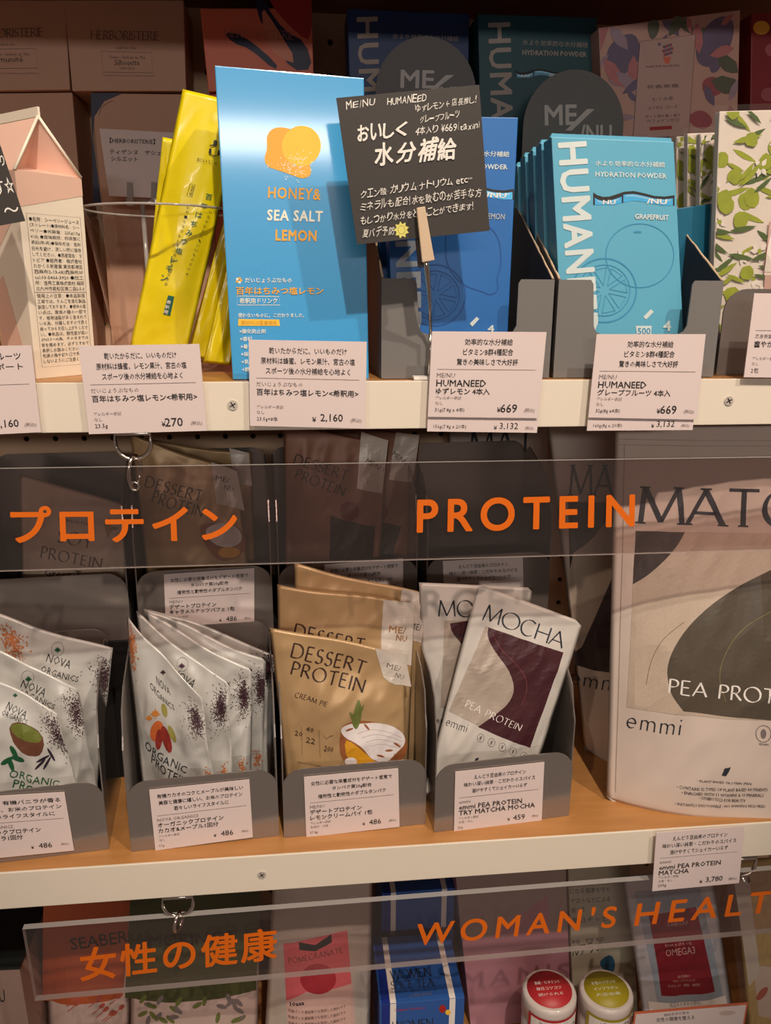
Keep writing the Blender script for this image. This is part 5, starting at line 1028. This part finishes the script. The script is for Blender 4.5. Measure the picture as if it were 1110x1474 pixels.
# ================================================================== BOTTOM SHELF
F3 = Z3+.0003
def box3(q, Ys, depth, m, label, cat='box', group=None, name='supplement_box', lean=0):
    (a, b, c, d) = q; p = Panel((*a, Ys[0]), (*b, Ys[0]), (*c, Ys[1]), (*d, Ys[1]))
    k = (F3-p.TL[2])/(p.BL[2]-p.TL[2]); k2 = (F3-p.TR[2])/(p.BR[2]-p.TR[2]); BL_, BR_ = p.TL+(p.BL-p.TL)*k, p.TR+(p.BR-p.TR)*k2
    BL_[0] = p.BL[0]; BR_[0] = p.BR[0]
    p = Panel(p.TL, p.TR, BR_, BL_, pts=True); r = root(name, (p.BL+p.BR)/2, label, cat, group)
    prism('box_body', [p.BL, p.BR, p.TR, p.TL], (0, depth, 0), m, r, .0008); return r, p
M_drk = mat('green_black', (22, 26, 24), .5); M_pb = mat('greige_box', (150, 124, 112), .6)
r, p = box3([(-60, 1398), (28, 1394), (44, 1474), (-50, 1474)], (.055, .055), .10, M_pb, 'greige box with dark green top in the bottom left corner')
T(r, p, 'U', (0, 1443), (8, 1442), 18, M_ink)
prism('box_lid', [p.TL+[-.001, -.001, -.0], p.TR+[.001, -.001, 0], p.TR+[.001, .101, 0], p.TL+[-.001, .101, 0]], (0, 0, .003), M_drk, r)
def bag3(q, Ys, m, label, seed, group=None, bulge=.010, rc=0.0, name='supplement_pouch', stand=True):
    (a, b, c, d) = q; C4 = [PY(*a, Ys[0]), PY(*b, Ys[0]), PY(*c, Ys[1]), PY(*d, Ys[1])]; C4[2][2] = C4[3][2] = F3; WPTS[0] = True
    try: return pouch(name, *C4, m, label, 'pouch', group, bulge=bulge, wr=.0012, seed=seed, stand=stand, cell=.005, wrs=.6, rc=rc)
    finally: WPTS[0] = False
M_orb = mat('rust_pouch', (176, 84, 44), .45, var=.04); M_mor = mat('olive_pouch', (74, 76, 40), .45, var=.05); M_pwh = mat('pouch_pinkwhite', (196, 172, 162), .5, var=.03); M_cor = mat('coral_ink', (176, 84, 66), .5)
HGp = 'herb powder pouches on the bottom shelf'
r, p = bag3([(62, 1290), (190, 1276), (176, 1474), (60, 1474)], (.105, .085), M_pwh, 'rust topped pouch with coral sprig print behind the lower sign', 91, HGp)
shape(r, p, [(63, 1291), (189, 1277), (177, 1432), (61, 1440)], M_orb, 'colour_band'); T(r, p, 'SEABERRY', (103, 1367), (215, 1350), 17, M_brn, bold=.01)
rnd = random.Random(5)
for k in range(9):
    x, y = 95+rnd.random()*70, 1442+rnd.random()*30; line(r, p, [(x, y), (x+8, y-6), (x+14, y-14)], .0009, M_cor, 'sprig_print'); shape(r, p, ell(x+14, y-12, 5, 3, 10, rot=-40), M_cor, 'sprig_print')
r, p = bag3([(188, 1276), (376, 1262), (366, 1474), (178, 1474)], (.098, .078), M_pwh, 'olive green pouch with leaf print behind the lower sign', 92, HGp)
shape(r, p, [(189, 1277), (375, 1263), (369, 1425), (180, 1436)], M_mor, 'colour_band'); T(r, p, 'MORINGA', (215, 1362), (340, 1355), 17, M_brn, bold=.01)
for k in range(26):
    x, y = 205+rnd.random()*145, 1436+rnd.random()*34; shape(r, p, ell(x, y, 8, 3.2, 10, rot=rnd.uniform(-80, 80)), M_grey if k % 2 else M_lf, 'leaf_print')
M_slv = mat('silver_pouch', (206, 194, 182), .3, .35, var=.05, bump=.1, bscale=60); M_pgr = mat('pomegranate_pink', (208, 96, 102), .5, var=.03); M_pgd = mat('pomegranate_deep', (170, 44, 56), .5, var=.15, scale=100)
r, p = bag3([(394, 1250), (536, 1240), (532, 1474), (372, 1474)], (.085, .062), M_slv, 'silver spouted pouch with pink pomegranate label', 93, None, .014, rc=.12)
shape(r, p, [(408, 1358), (500, 1339), (508, 1440), (414, 1474)], M_pgr, 'fruit_label'); shape(r, p, [(412, 1440), (440, 1428), (508, 1414), (512, 1560), (418, 1570)], M_plate, 'fruit_label', off=.0006)
shape(r, p, [(430, 1356), (454, 1360), (477, 1344), (478, 1356), (454, 1369), (431, 1367)], M_ink, 'ribbon_print', off=.0007); SER(r, p, 'POMEGRANATE', (416, 1386), (494, 1370), 8, M_brn, wt=.13); shape(r, p, ell(458, 1409, 26, 22, 24), M_pgd, 'fruit_print', off=.0005)
T(r, p, '10aaa', (418, 1448), (438, 1446), 6, M_ink, bold=.03, res=1)
for i in range(5): T(r, p, '有機ざくろ濃縮果汁を使用した飲料です', (415, 1456+i*9), (498, 1450+i*9), 5, M_brn, res=1)
# spice tea boxes
M_bx = mat('royal_blue_box', (44, 88, 158), .45, var=.03); M_bxd = mat('royal_blue_side', (24, 46, 128), .45); TGp = 'blue tea boxes with white stripes'
def teabox(xl, xr, yf, Yf, depth, label, m):
    a, b = PY(xl, yf, Yf), PY(xr, yf-6, Yf); a[2] = b[2] = (a[2]+b[2])/2; p = Panel(a, b, [b[0], Yf, F3], [a[0], Yf, F3], pts=True)
    r = root('tea_box', (p.BL+p.BR)/2, label, 'box', TGp); prism('box_body', [p.BL, p.BR, p.TR, p.TL], (0, depth, 0), m, r, .0006)
    tpn_ = Panel(a+[0, depth, .0002], b+[0, depth, .0002], b+[0, 0, .0002], a+[0, 0, .0002], pts=True)
    for q in (p, tpn_):
        shape(r, q, [(.02, 0), (.02, 1), (.12, 1), (.12, 0)], M_bxd, 'side_band', uv=True)
        for u in (.12, .82): shape(r, q, [(u, 0), (u+.07, 0), (u+.07, 1), (u, 1)], M_white, 'white_stripe', uv=True, off=.0005)
    return r, p, tpn_
r, p, tq = teabox(547, 669, 1444, .052, .085, 'front blue tea box with white stripes and black lettering on its top', M_bx)
SER(r, tq, 'WOMEN', (563, 1411), (621, 1405), 13, M_dgr, wt=.13, serif=1, gap=.12); SER(r, tq, 'SPICE TEA', (563, 1424), (625, 1420), 11, M_dgr, wt=.13, serif=1, gap=.12); T(r, tq, 'organic spice blend', (563, 1430), (628, 1426), 3, M_dgr, res=1); T(r, tq, '12 TEA BAGS', (590, 1436), (622, 1432), 4, M_grey, res=1)
shape(r, p, ell(637, 1452, 5, 6, 10), M_red, 'flower_mark'); shape(r, p, ell(645, 1457, 4, 4, 10), M_byel, 'flower_mark'); T(r, p, 'Organic Botanics', (568, 1457), (612, 1453), 5, M_pgd, res=1); SER(r, p, 'WOMEN', (566, 1483), (624, 1478), 12, M_dgr, wt=.13, serif=1, gap=.12)
r, p, tq = teabox(550, 655, 1285, .150, .08, 'rear blue tea box rising behind the front one', M_bx); shape(r, p, ell(617, 1350, 4, 4, 10), M_byel, 'flower_mark')
# lilac box
M_lb = mat('lilac_pink_box', (180, 130, 142), .5, var=.10, scale=18); M_gb2 = mat('greige_top', (164, 146, 138), .5)
r, p = box3([(656, 1262), (815, 1244), (822, 1474), (678, 1474)], (.135, .115), .05, M_lb, 'lilac box with greige upper half behind the red jar')
shape(r, p, [(657, 1263), (814, 1245), (817, 1340), (664, 1352)], M_gb2, 'colour_band'); T(r, p, 'Delicate', (720, 1331), (752, 1328), 8, M_dgr, res=1); T(r, p, 'Women Support', (713, 1366), (776, 1360), 7, M_dgr, res=1); T(r, p, 'Amino', (731, 1388), (755, 1386), 5, M_dgr, res=1)
# pale green box with blue tablet picture
M_pg = mat('pale_sage_box', (176, 172, 152), .5, var=.03); M_tq = mat('tablet_blue', (34, 92, 122), .5, var=.3, scale=60)
r, p = box3([(818, 1244), (906, 1236), (918, 1474), (826, 1474)], (.130, .110), .05, M_pg, 'pale sage box with a blue pebble picture behind the yellow-green jar')
for i, s in enumerate(['になる健康を守り', 'ゲストなどによる', '感じる', '毎日そっと']): T(r, p, s, (821+i, 1287+i*14), (821+i+[57, 57, 20, 50][i], 1284+i*14), 8, M_dgr, res=1)
T(r, p, 'ルアラメ', (824, 1377), (868, 1368), 15, M_dgr, bold=.005); T(r, p, '美容・健康 補助', (823, 1359), (870, 1354), 6, M_dgr, res=1)
shape(r, p, [(862, 1386), (870, 1377), (880, 1374), (886, 1385), (884, 1400), (870, 1398)], M_tq, 'pebble_print', smooth=1)
# jars
M_jw = mat('jar_white', (214, 200, 192), .35, coat=.3); M_jr = mat('label_red', (184, 44, 48), .45); M_jy = mat('label_mustard', (166, 148, 30), .45)
def jar(cx, yfront, Yc, mlab, label, t1, t2, m2):
    c = PY(cx, 1424, Yc); R_ = .0265; zc = c[2]; r = root('supplement_jar', (c[0], Yc, F3), label, 'jar', 'small white supplement jars'); h = zc-F3
    lathe('jar_body', (c[0], Yc, F3), [(.0001, 0), (R_*.95, 0), (R_, .003), (R_, h-.030), (R_*.93, h-.026), (R_*.93, h-.024)], M_jw, r, 48)
    jc = lathe('jar_cap', (c[0], Yc, F3), [(R_*.93, h-.024), (R_*1.04, h-.023), (R_*1.04, h-.004), (R_*1.0, h-.001), (R_*.9, h), (.0001, h)], M_jw, r, 48)
    lathe('cap_sticker', (c[0], Yc, F3), [(R_*.86, h+.0001), (R_*.86, h+.0005), (.0001, h+.0005)], mlab, jc, 48)
    tp_ = Panel((c[0]-R_*.8, Yc+R_*.8, zc+.0007), (c[0]+R_*.8, Yc+R_*.8, zc+.0007), (c[0]+R_*.8, Yc-R_*.8, zc+.0007), (c[0]-R_*.8, Yc-R_*.8, zc+.0007), pts=True)
    for i in range(3): T(r, tp_, t2[i], (.18, .36+i*.17), (.8, .36+i*.17), .09, M_white if mlab is M_jr else M_pale, uv=True, res=1, part='cap_lettering')
    # wrap label on front
    W_ = math.radians(62); zt, zb = zc-.010, zc-.055; nu = 14
    def fn(u, v, s):
        a_ = (u-.5)*2*W_; x = R_*1.06*math.sin(a_); return (x/(2*R_)-(u-.5), 0, R_*1.06*math.cos(a_)-R_)
    az = -.1; pl = Panel((c[0]-R_, Yc-R_, zt), (c[0]+R_, Yc-R_, zt), (c[0]+R_, Yc-R_, zb), (c[0]-R_, Yc-R_, zb), nu, 1, fn, pts=True)
    G = pl.G; mesh('wrap_label', [G[0, i] for i in range(nu+1)]+[G[1, i] for i in range(nu+1)], [(i, i+1, nu+2+i, nu+1+i) for i in range(nu)], m2, r, smooth=True)
    shape(r, pl, [(.05, .06), (.95, .06), (.95, .98), (.05, .98)], M_white, 'label_field', uv=True)
    for i, (s, x0, x1, y, hh) in enumerate(t1): T(r, pl, s, (x0, y), (x1, y), hh, M_ink, uv=True, bold=.01 if hh > .12 else 0, res=1)
    shape(r, pl, [(.12, .56), (.78, .56), (.78, .68), (.12, .68)], m2, 'label_band', uv=True, off=.0006)
    return r
jar(791, 1424, .055, M_jr, 'small white jar with red lid sticker and zinc label', [('女性に嬉しい', .2, .7, .16, .07), ('植物由来の', .1, .5, .48, .13), ('亜鉛', .52, .92, .50, .26), ('毎日の健康維持に', .15, .7, .82, .08)], ['亜鉛・ビタミンC', '毎日コツコツ', '続けられる'], M_jr)
jar(873, 1420, .060, M_jy, 'small white jar with mustard lid sticker beside the red one', [('女性の', .25, .78, .26, .16), ('バランスケア', .08, .92, .48, .17), ('毎日の健康維持に', .2, .75, .82, .08)], ['女性のバランス', 'イソフラボン', '大豆由来'], M_jy)
# omega pouch
M_ip = mat('ice_pouch', (188, 186, 190), .4, .1, var=.04); M_mar = mat('maroon_label', (128, 26, 40), .5, var=.05)
r, p = bag3([(897, 1262), (1024, 1244), (1062, 1474), (935, 1474)], (.095, .075), M_ip, 'icy white pouch with maroon omega label', 95, None, .006)
M_ib = mat('ice_blue', (150, 160, 172), .4, var=.05); shape(r, p, [(914, 1284), (1006, 1272), (1042, 1440), (948, 1448)], M_ib, 'inner_panel')
shape(r, p, [(934, 1318), (1002, 1305), (1029, 1427), (952, 1433)], M_mar, 'maroon_label', off=.0006); T(r, p, 'OMEGA3', (959, 1377), (1001, 1372), 10, M_plate, bold=.0); T(r, p, 'OMEGA3', (960, 1334), (990, 1330), 5, M_plate, res=1); T(r, p, 'DHA & EPA OIL', (958, 1363), (996, 1359), 4, M_plate, res=1)
for i, s in enumerate(['妊活期の', 'サポートサプリメント', 'ビタミンD・葉酸・鉄配合']): T(r, p, s, (976-i*7, 1408+i*6.5), (994+i*7, 1406+i*6.5), 4, M_plate, res=1)
shape(r, p, [(933, 1441), (1044, 1432), (1048, 1452), (936, 1462)], M_white, 'white_band', off=.0006); T(r, p, '商品をお求めの際は、', (964, 1450), (1010, 1446), 6, M_grey, res=1)
# front leaflet card
r, p = card('leaflet_card', (914, 1457, .030), (1077, 1443, .030), (1069, 1490, .024), (908, 1505, .024), mat('leaflet_orange', (206, 104, 70), .5), 'orange bordered leaflet card lying before the icy pouch', 'sign card')
shape(r, p, [(.012, .06), (.985, .06), (.985, .96), (.012, .96)], M_card, 'leaflet_field', uv=True); T(r, p, '機能性表示食品', (956, 1463), (992, 1459), 4, M_ink, res=1); T(r, p, '女性の健康を整える', (945, 1471), (1000, 1467), 6, M_ink, bold=.01, res=1); shape(r, p, ell(1047, 1458, 12, 3.5, 16, rot=-4), M_pwh, 'capsule_print'); T(r, p, 'ソフトカプセル', (1035, 1451), (1062, 1448), 3, M_grey, res=1)
q_ = p.BL; prism('stand_leg', [p.BL+[.05, .002, 0], p.BL+[.06, .002, 0], np.array([p.BL[0]+.06, .04, F3]), np.array([p.BL[0]+.05, .04, F3])], (0, .002, 0), M_edge, r)
# right clear bag of noodles
M_nd = mat('noodle_yellow', (190, 160, 104), .5, var=.25, scale=50, stretch=(8, 8, 1)); M_plb = mat('pale_label', (206, 184, 170), .5)
r, p = bag3([(1056, 1236), (1200, 1230), (1196, 1474), (1086, 1474)], (.085, .060), M_nd, 'yellowish snack bag in clear film at the right edge', 96, None, .008, name='snack_bag')
shape(r, p, [(1083, 1388), (1185, 1382), (1185, 1455), (1092, 1462)], M_plb, 'pale_label'); shape(r, p, ell(1097, 1430, 5, 12, 14, rot=40), M_cor, 'leaf_print', off=.0006); shape(r, p, [(1056, 1262), (1078, 1262), (1094, 1400), (1078, 1420)], M_foil, 'side_seal', off=.0006)
fp = Panel(p.TL+[-.010, -.0, 0], p.TR, p.BR, p.BL+[-.006, 0, .0], 12, 20, lambda u, v, s: (0, 0, .013*(max(0, 4*u*(1-u)))**.5+.0025*noise.noise(Vector((u*7, v*12, 3)))), pts=True)
mesh('film_wrap', [g for row in fp.G for g in row], [(j*13+i, (j+1)*13+i, (j+1)*13+i+1, j*13+i+1) for j in range(20) for i in range(12)], M_bag, r, smooth=True)
# ------------------------------------------------------------------ printing
flush_text()
flush_print()
